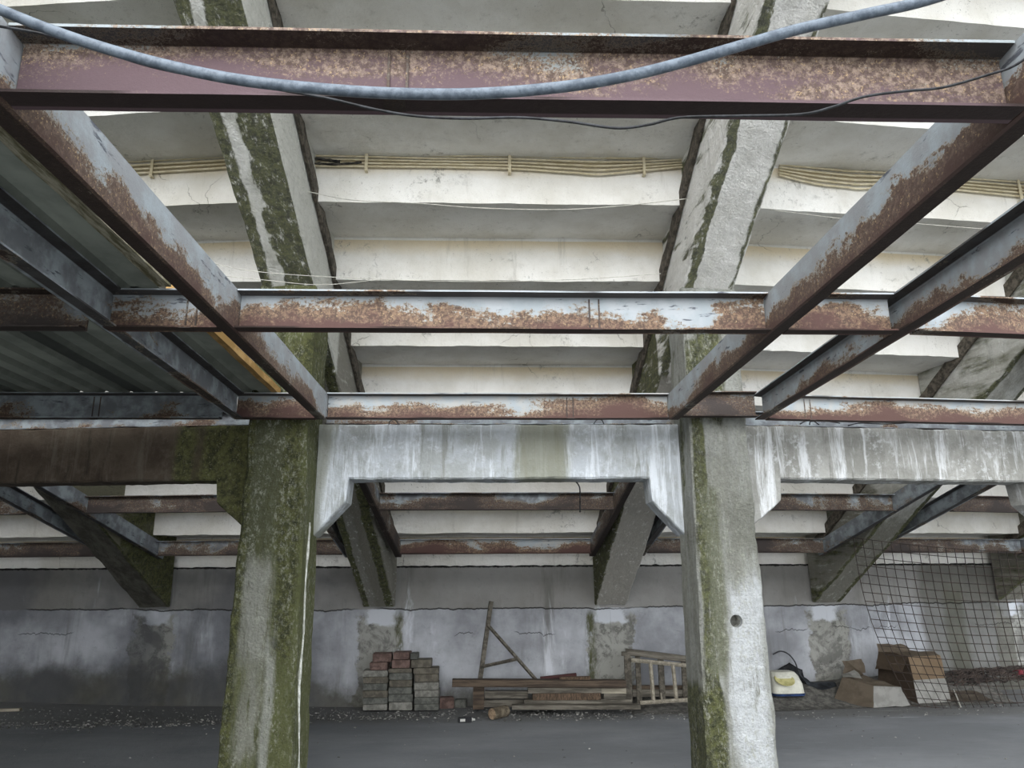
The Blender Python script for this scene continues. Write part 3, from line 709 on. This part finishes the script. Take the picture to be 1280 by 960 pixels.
for b, top, bot, where in sets:
    for i in range(5):
        t = i/4; xs_ = sorted({p[0] for p in top} | {p[0] for p in bot})
        pts = [(x, at_x(top, x)*(1-t)+at_x(bot, x)*t) for x in xs_]
        cable('conduit', pts, 0.0088, M_cond, 'cream cable conduit on the riser %s, %s of five' % (where, ordn[i]), 'conduit', Y2-0.028, b=b, group='cream conduits', n=8, seg=6)
    for x in {0: (458, 637, 805), -1: (190,), 1: (1275,)}[b]:
        bm = bmesh.new(); a = onY(x, at_x(top, x)-4, Y2-0.045, b); c = onY(x, at_x(bot, x)+4, Y2-0.045, b)
        cc = (a+c)/2; hh = (a.z-c.z)/2
        box(bm, -0.012, 0.012, -0.003, 0.002, -hh, hh); box(bm, -0.012, 0.012, 0.0, 0.044, hh, hh+0.006); box(bm, -0.012, 0.012, 0.0, 0.044, -hh-0.006, -hh)
        tag(mesh('cable_clamp', bm, M_cond, matrix=Matrix.Translation(cc) @ Matrix.Rotation(b*BE, 4, 'Z')),
            {458: 'clamp over the cream conduits near the charred stretch', 637: 'clamp over the cream conduits in the middle of the bay', 805: 'clamp over the cream conduits near the right sloping beam', 190: 'clamp over the cream conduits left of the left sloping beam', 1275: 'clamp over the cream conduits at the right edge'}[x], 'clamp', 'conduit clamps')
# charred sleeve on the conduits
for pts, r, lab in (([(372,198),(400,199),(425,202)], 0.016, 'charred black cable wrapping at the left end of the conduits, upper'), ([(370,203),(395,204),(420,205),(452,203)], 0.013, 'charred black cable wrapping at the left end of the conduits, lower')):
    P = [onY(x, y, Y2-0.048, 0) for x, y in pts]; P = spline(P, 10); bm = bmesh.new(); o0 = P[0].copy()
    tube(bm, [q-o0+Vector((0, 0, 0.004*mn.noise(q*30))) for q in P], [r*(0.55+0.7*abs(mn.noise(q*37))) for q in P], 8)
    tag(mesh('burnt_wrapping', bm, M_burn, matrix=Matrix.Translation(o0)), lab, 'wrapping', 'charred wrappings')

# ------------------------------------------------------------------ stacked pavers
pav = {'grey': simple('grey_paver', '#50514d', '#6e6f69', 14), 'olive': simple('olive_paver', '#534f47', '#716c61', 12),
       'red': simple('red_brick', '#574641', '#7a655e', 14), 'pale': simple('pale_paver', '#6b6a64', '#8e8d86', 16)}
YP = 9.58
def paver(zx0, zx1, zy0, zy1, kind, label, Y=YP, depth=0.24, rz=0.0, group='stacked pavers'):
    a = onY(430+zx0/5.818, 740+zy1/5.818, Y, 0); b = onY(430+zx1/5.818, 740+zy0/5.818, Y, 0)
    wd = b.x-a.x-0.003; ht = b.z-a.z-0.002; bm = bmesh.new()
    box(bm, -wd/2, wd/2, 0, depth, 0, ht, bev=0.006)
    bmesh.ops.subdivide_edges(bm, edges=[e for e in bm.edges if e.calc_length() > 0.05], cuts=2, use_grid_fill=True)
    rough(bm, 0.004, 9, zx0*0.1+zy0)
    o = mesh('paver' if kind != 'red' else 'brick', bm, pav[kind], matrix=Matrix.Translation(((a.x+b.x)/2, Y, a.z)) @ Matrix.Rotation(rz, 4, 'Z'))
    tag(o, label, 'paver' if kind != 'red' else 'brick', group); return o
ordw = ['lowest', 'second', 'third', 'fourth', 'fifth', 'sixth', 'seventh']
zg = 862
lev1 = [zg, 816, 768, 717, 665, 617, 570]; k1 = ['pale', 'grey', 'olive', 'grey', 'olive', 'pale']
for i in range(6): paver(138+random.uniform(-6, 4), 318+random.uniform(-5, 4), lev1[i+1], lev1[i], k1[i], 'flat concrete paver in the left stack, %s from the ground' % ordw[i], rz=random.uniform(-.03, .03))
lev2 = [zg, 800, 742, 692, 640, 588, 556]; k2 = ['pale', 'grey', 'grey', 'olive', 'grey', 'olive']
for i in range(6): paver(325+random.uniform(-5, 4), 498+random.uniform(-5, 4), lev2[i+1], lev2[i], k2[i], 'flat concrete paver in the middle stack, %s from the ground' % ordw[i], rz=random.uniform(-.03, .03))
lev3 = [zg, 815, 765, 712, 655, 597, 552]; k3 = ['grey', 'grey', 'pale', 'pale', 'olive', 'olive']
for i in range(6): paver(508+random.uniform(-6, 6), 690+random.uniform(-5, 4), lev3[i+1], lev3[i], k3[i], 'flat concrete paver in the right stack, %s from the ground' % ordw[i], rz=random.uniform(-.03, .03))
paver(185, 316, 512, 569, 'red', 'pinkish brick on the left stack, lower of its two', group='bricks on top of the paver stacks')
paver(206, 346, 448, 511, 'red', 'dark red brick topmost on the left stack', group='bricks on top of the paver stacks', rz=0.05)
paver(345, 480, 492, 555, 'red', 'pinkish brick on the middle stack, lower of its two', group='bricks on top of the paver stacks')
paver(356, 476, 438, 491, 'red', 'dark red brick topmost on the middle stack', group='bricks on top of the paver stacks', rz=-0.04)
paver(486, 634, 492, 551, 'olive', 'brownish paver topmost on the right stack')
paver(480, 536, 448, 491, 'grey', 'small grey paver end topmost, between the red bricks and the right stack')
def ground_brick(px0, px1, py0, py1, kind, label, rz):
    g = onZ((px0+px1)/2, py1, 0); sc_ = g.y*0.97/F; wd = (px1-px0)*sc_; ht = (py1-py0)*sc_; bm = bmesh.new()
    box(bm, -wd/2, wd/2, 0, 0.16, 0, ht, bev=0.008); bmesh.ops.subdivide_edges(bm, edges=[e for e in bm.edges if e.calc_length() > 0.05], cuts=2, use_grid_fill=True)
    rough(bm, 0.006, 9, px0)
    return tag(mesh('loose_brick', bm, pav[kind], matrix=Matrix.Translation((g.x, g.y, 0.0)) @ Matrix.Rotation(rz, 4, 'Z')), label, 'brick', 'loose bricks by the stacks')
ground_brick(550, 567, 874, 886, 'red', 'brown brick on the ground right of the paver stacks', 0.12)
ground_brick(568, 582, 876, 885, 'grey', 'small grey block on the ground by the log end', -0.1)

# ------------------------------------------------------------------ timber pile
wood = {'bar': simple('grey_bar_wood', '#4a463f', '#716c62', 22, bump=0.005), 'palebar': simple('pale_bar_wood', '#817b6e', '#a39c8d', 22, bump=0.005), 'grey': simple('grey_weathered_wood', '#4b4740', '#7b766c', 9, st=(0.25, 3, 3), bump=0.006),
        'brown': simple('brown_old_wood', '#3f362f', '#625548', 9, st=(0.25, 3, 3), bump=0.006),
        'red': simple('red_painted_wood', '#442b2a', '#583a37', 9, st=(0.25, 3, 3), bump=0.004),
        'orange': simple('splintered_orange_wood', '#453a30', '#6f5c4c', 26, st=(3, 1, 1), bump=0.01),
        'pale': simple('pale_sawn_wood', '#8b8577', '#b3ab9a', 9, st=(0.25, 3, 3), bump=0.005)}
M_end = simple('cut_wood_end', '#7c6a57', '#b09a80', 26)
def plank(A, B, ht, dp, mt, name, label, cat='plank', group='timber pile', parent=None, tilt=0.0):
    """board from A to B: points on its lower front edge"""
    A, B = Vector(A), Vector(B); xd = (B-A).normalized(); L = (B-A).length
    yd = Vector((0, 1, 0)); yd = (yd - xd*yd.dot(xd)).normalized(); zd = xd.cross(yd)
    M = Matrix((xd, yd, zd)).transposed().to_4x4(); M.translation = A
    bm = bmesh.new(); n = max(2, int(L/0.1)); secs = []
    for i in range(n+1):
        x = L*i/n; q = Vector((x*3+A.x*7, A.z*9, 0)); d = 0.003*mn.noise(q); e = 0.003*mn.noise(q+Vector((0, 5, 0))); c = 0.004
        secs.append([Vector((x, c+d, 0)), Vector((x, dp-c, 0)), Vector((x, dp, c)), Vector((x, dp, ht-c)), Vector((x, dp-c, ht+e)), Vector((x, c+d, ht+e)), Vector((x, d, ht-c)), Vector((x, d, c))])
    loft(bm, secs); o = mesh(name, bm, wood[mt] if isinstance(mt, str) else mt)
    if parent: o.parent = parent; o.matrix_parent_inverse = parent.matrix_world.inverted()
    o.matrix_world = M
    if label and not parent: tag(o, label, cat, group)
    return o
def pl(px0, py0, px1, py1, hpx, dp, mt, label, Y=9.45, name='plank', cat='plank', parent=None, group='timber pile'):
    a = onY(px0, py0, Y, 0); b = onY(px1, py1, Y, 0); ht = hpx*Y*0.98/F
    return plank(a, b, ht, dp, mt, name, label, cat, group, parent)
pl(565, 859, 783, 860, 8, 0.16, 'brown', 'long brown plank lying on top of the timber pile', 9.32)
pl(640, 887.5, 801, 887, 5, 0.12, 'grey', 'long thin plank on the ground at the front of the timber pile', 9.20)
pl(604, 884, 700, 884, 8, 0.12, 'grey', 'grey beam low in the timber pile behind the log', 9.52)
pl(606, 873, 660, 873, 8, 0.10, 'grey', 'grey wooden beam under the left half of the long plank', 9.44)
pl(591, 887, 605, 887, 27, 0.10, 'brown', 'short upright brown block under the left end of the long plank', 9.44, name='wood_block', cat='block')
pl(660, 867, 752, 867, 6.5, 0.14, 'grey', 'grey board under the long plank, right half', 9.36)
pl(666, 875.5, 751, 875, 7.5, 0.12, 'orange', 'splintered orange-brown board in the right half of the pile', 9.34)
pl(655, 884, 790, 883.5, 8, 0.14, 'grey', 'grey board lying below the splintered orange board', 9.36)
pl(752, 867, 783, 867, 6, 0.12, 'pale', 'pale board end at the right end of the timber pile', 9.40)
pl(755, 875, 783, 875, 7, 0.12, 'grey', 'grey board end under the pale one at the right of the pile', 9.40)
pl(676, 851, 721, 846, 4, 0.06, 'red', 'dark red painted board sloping on top of the timber pile', 9.50)
pl(700, 851, 738, 850, 4, 0.05, 'orange', 'short reddish-brown board beside the dark red one', 9.40)
# log with its cut end toward the camera
lc = onY(615, 879.5, 9.02, 0); lc.z = 0.066; bm = bmesh.new(); P = [Vector((0, 0, 0)), Vector((0.06, 0.06, 0.0)), Vector((0.11, 0.12, 0.0)), Vector((0.16, 0.18, 0.0))]
tube(bm, spline(P, 4), 0.062, 14)
lg = mesh('log', bm, simple('log_bark', '#4d4539', '#7d7362', 12, bump=0.01), smooth=False, matrix=Matrix.Translation(lc)); tag(lg, 'round log with its pale cut end facing left at the foot of the timber pile', 'log')
bm = bmesh.new(); tube(bm, [(-0.003, -0.003, 0), (0.0, 0, 0)], 0.058, 14); ce = mesh('cut_end', bm, M_end); ce.parent = lg; ce['label'] = 'pale cut end'

# ------------------------------------------------------------------ A-shaped wooden frame leaning on the wall
tr = empty('trestle_frame', onY(597, 862, 9.60, 0)); tag(tr, 'thin wooden A-frame with a brace leaning on the wall behind the timber pile', 'frame')
bpy.context.view_layer.update()
def bar(P, Q, r, mt, name, parent, n=4):
    bm = bmesh.new(); tube(bm, spline([P, (Vector(P)+Vector(Q))/2, Q], 3), r, n); o = mesh(name, bm, mt)
    o.parent = parent; o.matrix_parent_inverse = parent.matrix_world.inverted(); return o
bar(onY(596, 878, 9.62, 0), onY(614, 752, 9.86, 0), 0.036, wood['bar'], 'leg', tr)
bar(onY(609.5, 781, 9.76, 0), onY(672, 852, 9.58, 0), 0.022, wood['bar'], 'brace', tr)
bar(onY(602, 833.5, 9.66, 0), onY(647, 823.5, 9.62, 0), 0.020, wood['bar'], 'crossbar', tr)

# ------------------------------------------------------------------ crate side and ladder frame by the right column
cr = empty('wooden_crate', onY(826, 880, 9.55, 0)); tag(cr, 'dark slatted wooden crate standing against the wall left of the right column', 'crate')
ld = empty('wooden_ladder', onY(840, 884, 9.4, 0)); tag(ld, 'short pale ladder-like frame leaning on the dark crate', 'ladder')
bpy.context.view_layer.update()
def pb(parent, name, px0, py0, px1, py1, hpx, dp, mt, Y): return pl(px0, py0, px1, py1, hpx, dp, mt, None, Y, name, None, parent)
pb(cr, 'top_rail', 782, 819, 900, 833, 7.5, 0.05, 'grey', 9.58)
for x, w_ in ((787, 8), (800, 6), (829, 7), (858, 6), (884, 8)):
    yb = 886-(x-787)*0.03; yt = 815+(x-787)*0.12+3; a = onY(x-w_/2, yb, 9.60 if x > 787 else 9.56, 0); c = onY(x-w_/2, yt, 9.60 if x > 787 else 9.56, 0)
    bm = bmesh.new(); ww = w_*9.4/F; box(bm, 0, ww, 0, 0.035, 0, c.z-max(a.z, 0.0), bev=0.004); o = mesh('post' if x in (787, 884) else 'slat', bm, wood['bar']); o.parent = cr
    o.matrix_parent_inverse = cr.matrix_world.inverted(); o.matrix_world = Matrix.Translation((a.x, a.y, max(a.z, 0.0)))
pb(cr, 'bottom_rail', 791, 871, 895, 871, 8, 0.04, 'grey', 9.62)
pb(cr, 'back_panel', 791, 868, 895, 868, 10, 0.03, 'brown', 9.70)
pb(cr, 'hook', 777, 820, 784, 820, 5, 0.02, 'grey', 9.56)
bar(onY(789, 825, 9.46, 0), onY(900, 836, 9.46, 0), 0.026, wood['palebar'], 'rail', ld, 6)
bar(onY(800, 878.5, 9.36, 0), onY(900, 872, 9.36, 0), 0.024, wood['palebar'], 'rail', ld, 6)
for a, c in (((813, 828), (817, 876)), ((841, 830), (845.5, 874)), ((868, 833), (870, 873)), ((890, 834), (892, 872))):
    bar(onY(a[0], a[1], 9.45, 0), onY(c[0], c[1], 9.38, 0), 0.024, wood['palebar'], 'rung', ld, 6)
bar(onY(826, 866, 9.33, 0), onY(828, 879, 9.30, 0), 0.010, wood['palebar'], 'splinter', ld, 5)

# ------------------------------------------------------------------ basin, tarp, boxes at right
def bankh(p):
    a = BE; dx, dy = p.x-CX, p.y-CY
    xl = dx*math.cos(a)+dy*math.sin(a); yl = CY-(dx*math.sin(a)-dy*math.cos(a))
    t = max(0, min(1, (yl-9.20)/0.62)); t = t*t*(3-2*t); e = max(0, min(1, (xl+1.45)/0.3))
    return t*e*(0.125+0.045*max(0, xl+0.6))
def gY(px, py):
    Y = 8.8
    while Y < 10.1:
        p = onY(px, py, Y, 1)
        if p.z <= bankh(p): return p
        Y += 0.005
    return p
bm = bmesh.new(); V = []
for i in range(71):
    x = -1.45+4.9*i/70; row = []
    for j in range(15):
        p = bp(1, x, 9.18+0.80*j/14, 0); p.z = bankh(p)+0.004+0.010*mn.noise(p*9)*(1 if 0 < j else 0); row.append(bm.verts.new(p))
    V.append(row)
for a, b in zip(V, V[1:]):
    for j in range(14): bm.faces.new((a[j], a[j+1], b[j+1], b[j]))
tag(mesh('dirt_bank', bm, simple('grey_dirt', '#4a4946', '#6f6d68', 14, bump=0.01)), 'low bank of grey dirt at the wall foot under the boxes', 'dirt', kind='stuff')
M_basin = simple('dirty_white_plastic', '#b9b9ad', '#d2d2c6', 6, 0.5, 0.001)
M_yel = simple('yellowed_plastic', '#a8a26c', '#c6c08a', 12, 0.5, 0.001)
M_blue = simple('dark_blue_plastic', '#20304e', '#2f4470', 10, 0.5, 0.001)
M_tarp = simple('black_sheeting', '#232427', '#4a4c50', 5, 0.6, 0.01)
g0 = onY(990, 874, 9.42, 1); g0.z = bankh(g0+Vector((0, 0.16, 0))); cn = empty('plastic_tub', g0, 0.06); tag(cn, 'white plastic tub with a yellow lid hollow, half behind the right column', 'tub')
s_ = g0.y*0.98/F
def oval_box(secs_, name, mt, parent, n=24, pw=0.45):
    bm = bmesh.new(); L = []
    for cx0, z, rx, ry, cyy in secs_:
        L.append([Vector((cx0+rx*(abs(math.cos(a))**pw)*(1 if math.cos(a) >= 0 else -1), cyy+ry*(abs(math.sin(a))**pw)*(1 if math.sin(a) >= 0 else -1), z)) for a in [q*2*math.pi/n for q in range(n)]])
    loft(bm, L); o = mesh(name, bm, mt, smooth=False); o.parent = parent; return o
oval_box([(0, 0.0, 0.205, 0.15, 0.16), (0, 0.028, 0.21, 0.155, 0.16)], 'base', M_blue, cn)
oval_box([(0, 0.029, 0.203, 0.15, 0.16), (0, 0.13, 0.195, 0.14, 0.17), (-0.01, 0.22, 0.175, 0.12, 0.19), (-0.02, 0.262, 0.15, 0.10, 0.20), (-0.02, 0.27, 0.13, 0.085, 0.20)], 'body', M_basin, cn)
bm = bmesh.new(); L = []
for r_, d_ in ((1.0, 0.0), (0.97, 0.012), (0.86, 0.014), (0.80, 0.004), (0.5, 0.001)):
    L.append([Vector((-0.05+0.125*r_*math.cos(q*math.pi/12), 0.052-d_+0.10*(0.058*r_*math.sin(q*math.pi/12)+0.0)/0.058*0.9, 0.19+0.066*r_*math.sin(q*math.pi/12))) for q in range(24)])
loft(bm, L, cap=True); lid = mesh('lid_rim', bm, M_yel, smooth=True); lid.parent = cn; lid['label'] = 'yellow oval hollow'
# dark sheeting folded against the wall behind the tub
def cloth(name, grid, mt, label, cat, thick=0.006, amp=0.01, sc=9, kind=None):
    """grid: rows of world points, bilinear-filled, crumpled"""
    bm = bmesh.new(); N = 8; R_ = len(grid); K = len(grid[0]); V = []
    for i in range((R_-1)*N+1):
        row = []; a = min(i//N, R_-2); t = i/N-a
        for j in range((K-1)*N+1):
            c = min(j//N, K-2); u = j/N-c
            p = (grid[a][c]*(1-t)*(1-u)+grid[a+1][c]*t*(1-u)+grid[a][c+1]*(1-t)*u+grid[a+1][c+1]*t*u)
            d = amp*(mn.noise(p*sc)+0.5*mn.noise(p*sc*2.7)); p = p+Vector((d*0.6, -abs(d), d)); p.z = max(p.z, bankh(p)+0.006+thick); row.append(bm.verts.new(p))
        V.append(row)
    for a, b in zip(V, V[1:]):
        for j in range(len(a)-1): bm.faces.new((a[j], a[j+1], b[j+1], b[j]))
    bmesh.ops.solidify(bm, geom=bm.faces[:], thickness=thick)
    return tag(mesh(name, bm, mt, smooth=True), label, cat, kind=kind)
o1 = lambda x, y, Y, b=1: onY(x, y, Y, b)
cloth('black_bag', [[o1(970, 838, 9.90), o1(987, 828, 9.88), o1(1002, 838, 9.90)], [o1(968, 862, 9.87), o1(988, 855, 9.84), o1(1010, 864, 9.86)], [o1(968, 874, 9.86), o1(988, 874, 9.84), o1(1018, 874, 9.86)]], M_tarp, 'black plastic bag slumped behind the white tub', 'bag', amp=0.012)
cloth('dark_tarpaulin', [[o1(1001, 842, 9.84), o1(1008, 848, 9.82), o1(1016, 854, 9.84)], [o1(1008, 858, 9.76), o1(1022, 862, 9.70), o1(1043, 858, 9.78)], [o1(1014, 870, 9.70), o1(1028, 873, 9.60), o1(1048, 872, 9.66)]], simple('slate_grey_sheet', '#34373c', '#5b6067', 4, 0.6, 0.01), 'grey folded tarpaulin between the white tub and the crushed box', 'tarpaulin', amp=0.02)
cable('cable', [(966,818), (976,814), (986,818), (994,828), (998,840), (1004,850), (1014,862)], 0.009, M_blk, 'black cable arching down the wall above the white tub', 'cable', 9.82, b=1)

M_cb = simple('brown_cardboard', '#766b5d', '#8c8071', 3, bump=0.003, st=(1, 1, 1))
M_cbd = simple('dark_brown_cardboard', '#4f443a', '#645749', 3, bump=0.003)
M_cbo = simple('tan_cardboard', '#9f8970', '#b19b80', 3, bump=0.003)
M_cbw = simple('white_printed_cardboard', '#b9b8b3', '#d0cfca', 7, bump=0.003)
def quad(P, name, mt, parent, th=0.006, crump=0.0, cuts=5):
    bm = bmesh.new(); V = []
    for i in range(cuts+1):
        t = i/cuts; row = []
        for j in range(cuts+1):
            u = j/cuts; p = P[0]*(1-t)*(1-u)+P[1]*(1-t)*u+P[2]*t*u+P[3]*t*(1-u)
            d = crump*mn.noise(p*11); row.append(bm.verts.new(p+Vector((d, -abs(d), d))))
        V.append(row)
    for a, b in zip(V, V[1:]):
        for j in range(len(a)-1): bm.faces.new((a[j], a[j+1], b[j+1], b[j]))
    bmesh.ops.solidify(bm, geom=bm.faces[:], thickness=th); o = mesh(name, bm, mt); o.parent = parent
    o.matrix_parent_inverse = parent.matrix_world.inverted(); return o
# large box: two visible sides, open top with flaps
A_ = gY(1148, 880); B_ = gY(1189, 878.5); Lc = gY(1102, 877)
bx = empty('cardboard_box', A_); tag(bx, 'large open cardboard box, tan above white on its right side, leaning behind the wire mesh', 'box'); bpy.context.view_layer.update()
up1 = onY(1135, 821, A_.y+0.04, 0) - A_; up2 = up1.copy(); 
B_ = A_ + (onY(1189, 878.5, A_.y+0.05, 0)-A_); B_.z = bankh(B_)+0.01
Lc = Vector((onY(1100, 877, A_.y+0.30, 0).x, A_.y+0.30, 0.0)); Lc.z = bankh(Lc)+0.01
Bk = Lc + (B_-A_)
tL = onY(1098, 815, Lc.y, 0)-Lc
top = lambda p: p+(tL if (p-Lc).length < 1e-5 or (p-Bk).length < 1e-5 else up1)
midf = 0.50
quad([A_+up1*midf, B_+up1*midf, top(B_), top(A_)], 'side_panel', M_cbo, bx, crump=0.006)['label'] = 'tan upper half of the right side'
quad([A_, B_, B_+up1*midf, A_+up1*midf], 'side_panel', M_cbw, bx, crump=0.004)['label'] = 'white lower half of the right side'
quad([Lc, A_, top(A_), top(Lc)], 'side_panel', M_cbd, bx, crump=0.006)['label'] = 'dark brown left side'
quad([Lc, Bk, top(Bk), top(Lc)], 'side_panel', M_cb, bx, crump=0.006)
quad([B_, Bk, top(Bk), top(B_)], 'side_panel', M_cb, bx, crump=0.006)
fl1 = onY(1097, 812, Lc.y-0.05, 0); fl2 = onY(1094, 836, Lc.y-0.18, 0); fl3 = onY(1128, 840, A_.y-0.06, 0)
quad([top(Lc)+Vector((0, 0, 0.01)), top(A_)+Vector((0, 0, 0.01)), fl3, fl2], 'flap', M_cbd, bx, crump=0.02)['label'] = 'folded-down dark flap'
quad([top(Lc), top(Bk), top(Bk)+Vector((0.0, 0.10, 0.06)), top(Lc)+Vector((0.03, 0.08, 0.10))], 'flap', M_cb, bx, crump=0.02)
quad([top(A_), top(B_), top(B_)+Vector((0.0, 0.12, 0.03)), top(A_)+Vector((-0.02, 0.14, 0.045))], 'flap', M_cb, bx, crump=0.015)
# crushed box lying in front
A2 = gY(1092, 885); A2.z += 0.006; c2 = empty('crushed_cardboard_box', A2); tag(c2, 'crushed brown cardboard box with a white end, lying before the large box', 'box'); bpy.context.view_layer.update()
p_ = lambda x, y, dY=0.0: onY(x, y, A2.y+dY, 0)
wA, wB, wC, wD = A2, p_(1137, 882), p_(1126, 859), p_(1092, 857.5)
wB.z = max(wB.z, bankh(wB)+0.006)
quad([wA, wB, wC, wD], 'end_panel', M_cbw, c2, crump=0.012)['label'] = 'white printed end'
bA, bD = Vector((p_(1047, 875, 0.1).x, A2.y+0.22, 0.05)), p_(1053, 846, 0.28)
quad([bA, wA, wD, bD], 'side_panel', M_cb, c2, crump=0.022)
bE = bD+Vector((0.30, 0.22, 0.0)); quad([bD, wD, wC, bE], 'top_panel', M_cb, c2, crump=0.025)
quad([bA, bD, bE, Vector((bE.x, bE.y, 0.08))], 'end_panel', M_cbd, c2, crump=0.02)
quad([bE, wC, wB, Vector((bE.x, bE.y, 0.08))], 'side_panel', M_cbd, c2, crump=0.015)
quad([bD, bD+Vector((0.20, 0.1, 0.0)), p_(1080, 842, 0.2), p_(1056, 826, 0.28)], 'flap', M_cb, c2, crump=0.025)
quad([bD+Vector((0, -0.02, 0)), p_(1078, 848, 0.10), p_(1068, 837, 0.06), p_(1052, 842, 0.18)], 'flap', M_cbw, c2, crump=0.02)['label'] = 'pale torn flap'
quad([p_(1060, 840, 0.34), p_(1082, 841, 0.34), p_(1077, 823, 0.36), p_(1052, 826, 0.36)], 'flap', M_cb, c2, crump=0.015)
# flattened cardboard and dark netting heap, red thing
fc = [gY(1183, 879), gY(1243, 877), gY(1215, 865), gY(1180, 866)]
for q in fc: q.z = bankh(q)+0.02
q_ = empty('flattened_cardboard', (fc[0]+fc[2])/2); tag(q_, 'flattened grey-brown cardboard lying right of the large box', 'cardboard'); bpy.context.view_layer.update()
o = quad(fc, 'sheet', simple('dusty_cardboard', '#5f564c', '#7a7064', 4), q_, crump=0.02)
bm = bmesh.new()
for i in range(260):
    t = random.random(); px = 1195+t*110; py = 868-t*4-random.random()*12
    P = onY(px, py, 9.55+0.25*random.random(), 1); P.z = max(bankh(P)+0.01, P.z); r = random.uniform(0.06, 0.18); a = random.uniform(-0.5, 0.5)
    tube(bm, [P-Vector((r*math.cos(a), 0.05, r*0.3*math.sin(a))), P+Vector((0, 0, 0.03)), P+Vector((r*math.cos(a), 0.04, r*0.3*math.sin(a)))], random.uniform(0.003, 0.007), 4)
for v in bm.verts: v.co.z = max(v.co.z, 0.003)
tag(mesh('dry_brush', bm, simple('dry_brown_brush', '#2b2523', '#4a403b', 10)), 'dark brown heap of dry twigs at the wall foot, far right', 'twigs', kind='stuff')
rd = onY(1281, 849, 9.7, 1); bm = bmesh.new(); bmesh.ops.create_icosphere(bm, subdivisions=3, radius=0.13)
for v in bm.verts: v.co = Vector((v.co.x*1.1, v.co.y*0.8, v.co.z*0.55)); v.co *= 1+0.35*mn.noise(v.co*14)
rd.z += 0.06
tag(mesh('red_bag', bm, simple('crumpled_red_plastic', '#6a2630', '#8c3c46', 8, 0.45, 0.01), smooth=True, matrix=Matrix.Translation(rd)), 'crumpled red plastic bag on the twigs at the right edge', 'bag')
# white stick
sa = gY(1201, 884); sb = onY(1192, 862, 9.5, 1)
bm = bmesh.new(); tube(bm, [Vector((0, 0, 0)), (sb-sa)*0.5+Vector((0, 0, 0.01)), sb-sa], 0.008, 6)
tag(mesh('white_stick', bm, M_wht, matrix=Matrix.Translation(sa)), 'thin white stick leaning just right of the large box', 'stick')

# ------------------------------------------------------------------ wire mesh panel
TLp, TRp, BLp, BRp = onY(1066, 672, 8.60, 0), onY(1330, 690, 9.25, 0), onY(1140, 882, 9.32, 0), onY(1365, 884, 9.6, 0)
def mp(u, v):
    p = TLp*(1-u)*(1-v)+TRp*u*(1-v)+BLp*(1-u)*v+BRp*u*v
    return p + Vector((-0.18*math.sin(v*math.pi)*(1-u*0.6), -0.10*math.sin(v*math.pi), -0.05*math.sin(u*math.pi)))
bm = bmesh.new()
nu, nv = 24, 19
for i in range(nu+1): tube(bm, [mp(i/nu, v/14)+Vector((0, -0.006, 0)) for v in range(15)], 0.0042, 4)
for j in range(nv+1): tube(bm, [mp(u/14, j/nv) for u in range(15)], 0.0042, 4)
o0 = BLp.copy()
for v in bm.verts: v.co -= o0; v.co.z = max(v.co.z, 0.006-o0.z)
tag(mesh('wire_mesh_panel', bm, simple('rusty_wire', '#2f2a28', '#4c3f38', 20, 0.7), matrix=Matrix.Translation(o0)), 'sagging rusty wire mesh panel leaning in front of the cardboard boxes', 'wire mesh')

# ------------------------------------------------------------------ small things on the floor
g1 = onZ(581, 903, 0); bm = bmesh.new(); box(bm, -0.075, 0.075, -0.03, 0.03, 0, 0.055, bev=0.005)
cb = mesh('small_carton', bm, simple('black_carton', '#141416', '#26262a', 9, 0.4), matrix=Matrix.Translation(g1) @ Matrix.Rotation(0.15, 4, 'Z'))
tag(cb, 'small black and white carton lying on the grit in front of the log', 'carton')
bm = bmesh.new(); box(bm, -0.055, 0.0, -0.032, -0.030, 0.014, 0.042); lb = mesh('white_label', bm, M_cbw); lb.parent = cb
bm = bmesh.new(); tube(bm, [(0.075, 0, 0.028), (0.085, 0, 0.028), (0.09, 0, 0.028), (0.115, 0, 0.024)], [0.020, 0.020, 0.012, 0.010], 10); lb = mesh('cap', bm, M_cbw); lb.parent = cb
g2 = onZ(8, 889, 0); bm = bmesh.new(); box(bm, -0.30, 0.16, -0.04, 0.04, 0, 0.03, bev=0.004)
tag(mesh('board_offcut', bm, wood['pale'], matrix=Matrix.Translation(g2) @ Matrix.Rotation(0.12, 4, 'Z')), 'pale board offcut on the ground at the left edge', 'board')
g3 = onZ(1068, 813, 0)
M_grit = simple('grit_stones', '#454544', '#aaa9a4', 7)
def stones(n, fn, label, smin, smax):
    bm = bmesh.new()
    for i in range(n):
        P = fn(); r = random.uniform(smin, smax)
        b2 = bmesh.ops.create_icosphere(bm, subdivisions=1, radius=r)
        sx, sy2, sz = random.uniform(.7, 1.6), random.uniform(.7, 1.3), random.uniform(.4, .8)
        for v in b2['verts']: v.co = Vector((v.co.x*sx, v.co.y*sy2, v.co.z*sz))*(1+random.uniform(-.15, .15)) + P + Vector((0, 0, r*0.3))
    tag(mesh('gravel', bm, M_grit), label, 'gravel', kind='stuff')
def f1_():
    px = random.uniform(-20, 880); py = (905 if px < 300 else 898)-px*0.006+random.gauss(0, 3.2)+ (2 if px < 120 else 0); return onZ(px, py, 0)
stones(1500, f1_, 'line of grit and small stones along the floor in front of the piles', 0.004, 0.014)
def f2_():
    px = random.uniform(-20, 1300); py = random.uniform(884, 900)-max(0, px-1000)*0.03; return onZ(px, py, 0)
stones(900, f2_, 'loose grit scattered along the foot of the wall', 0.003, 0.010)
def f3_(): return onZ(random.uniform(0, 1280), random.uniform(905, 965), 0)
stones(90, f3_, 'few tiny chips scattered over the open floor', 0.004, 0.010)
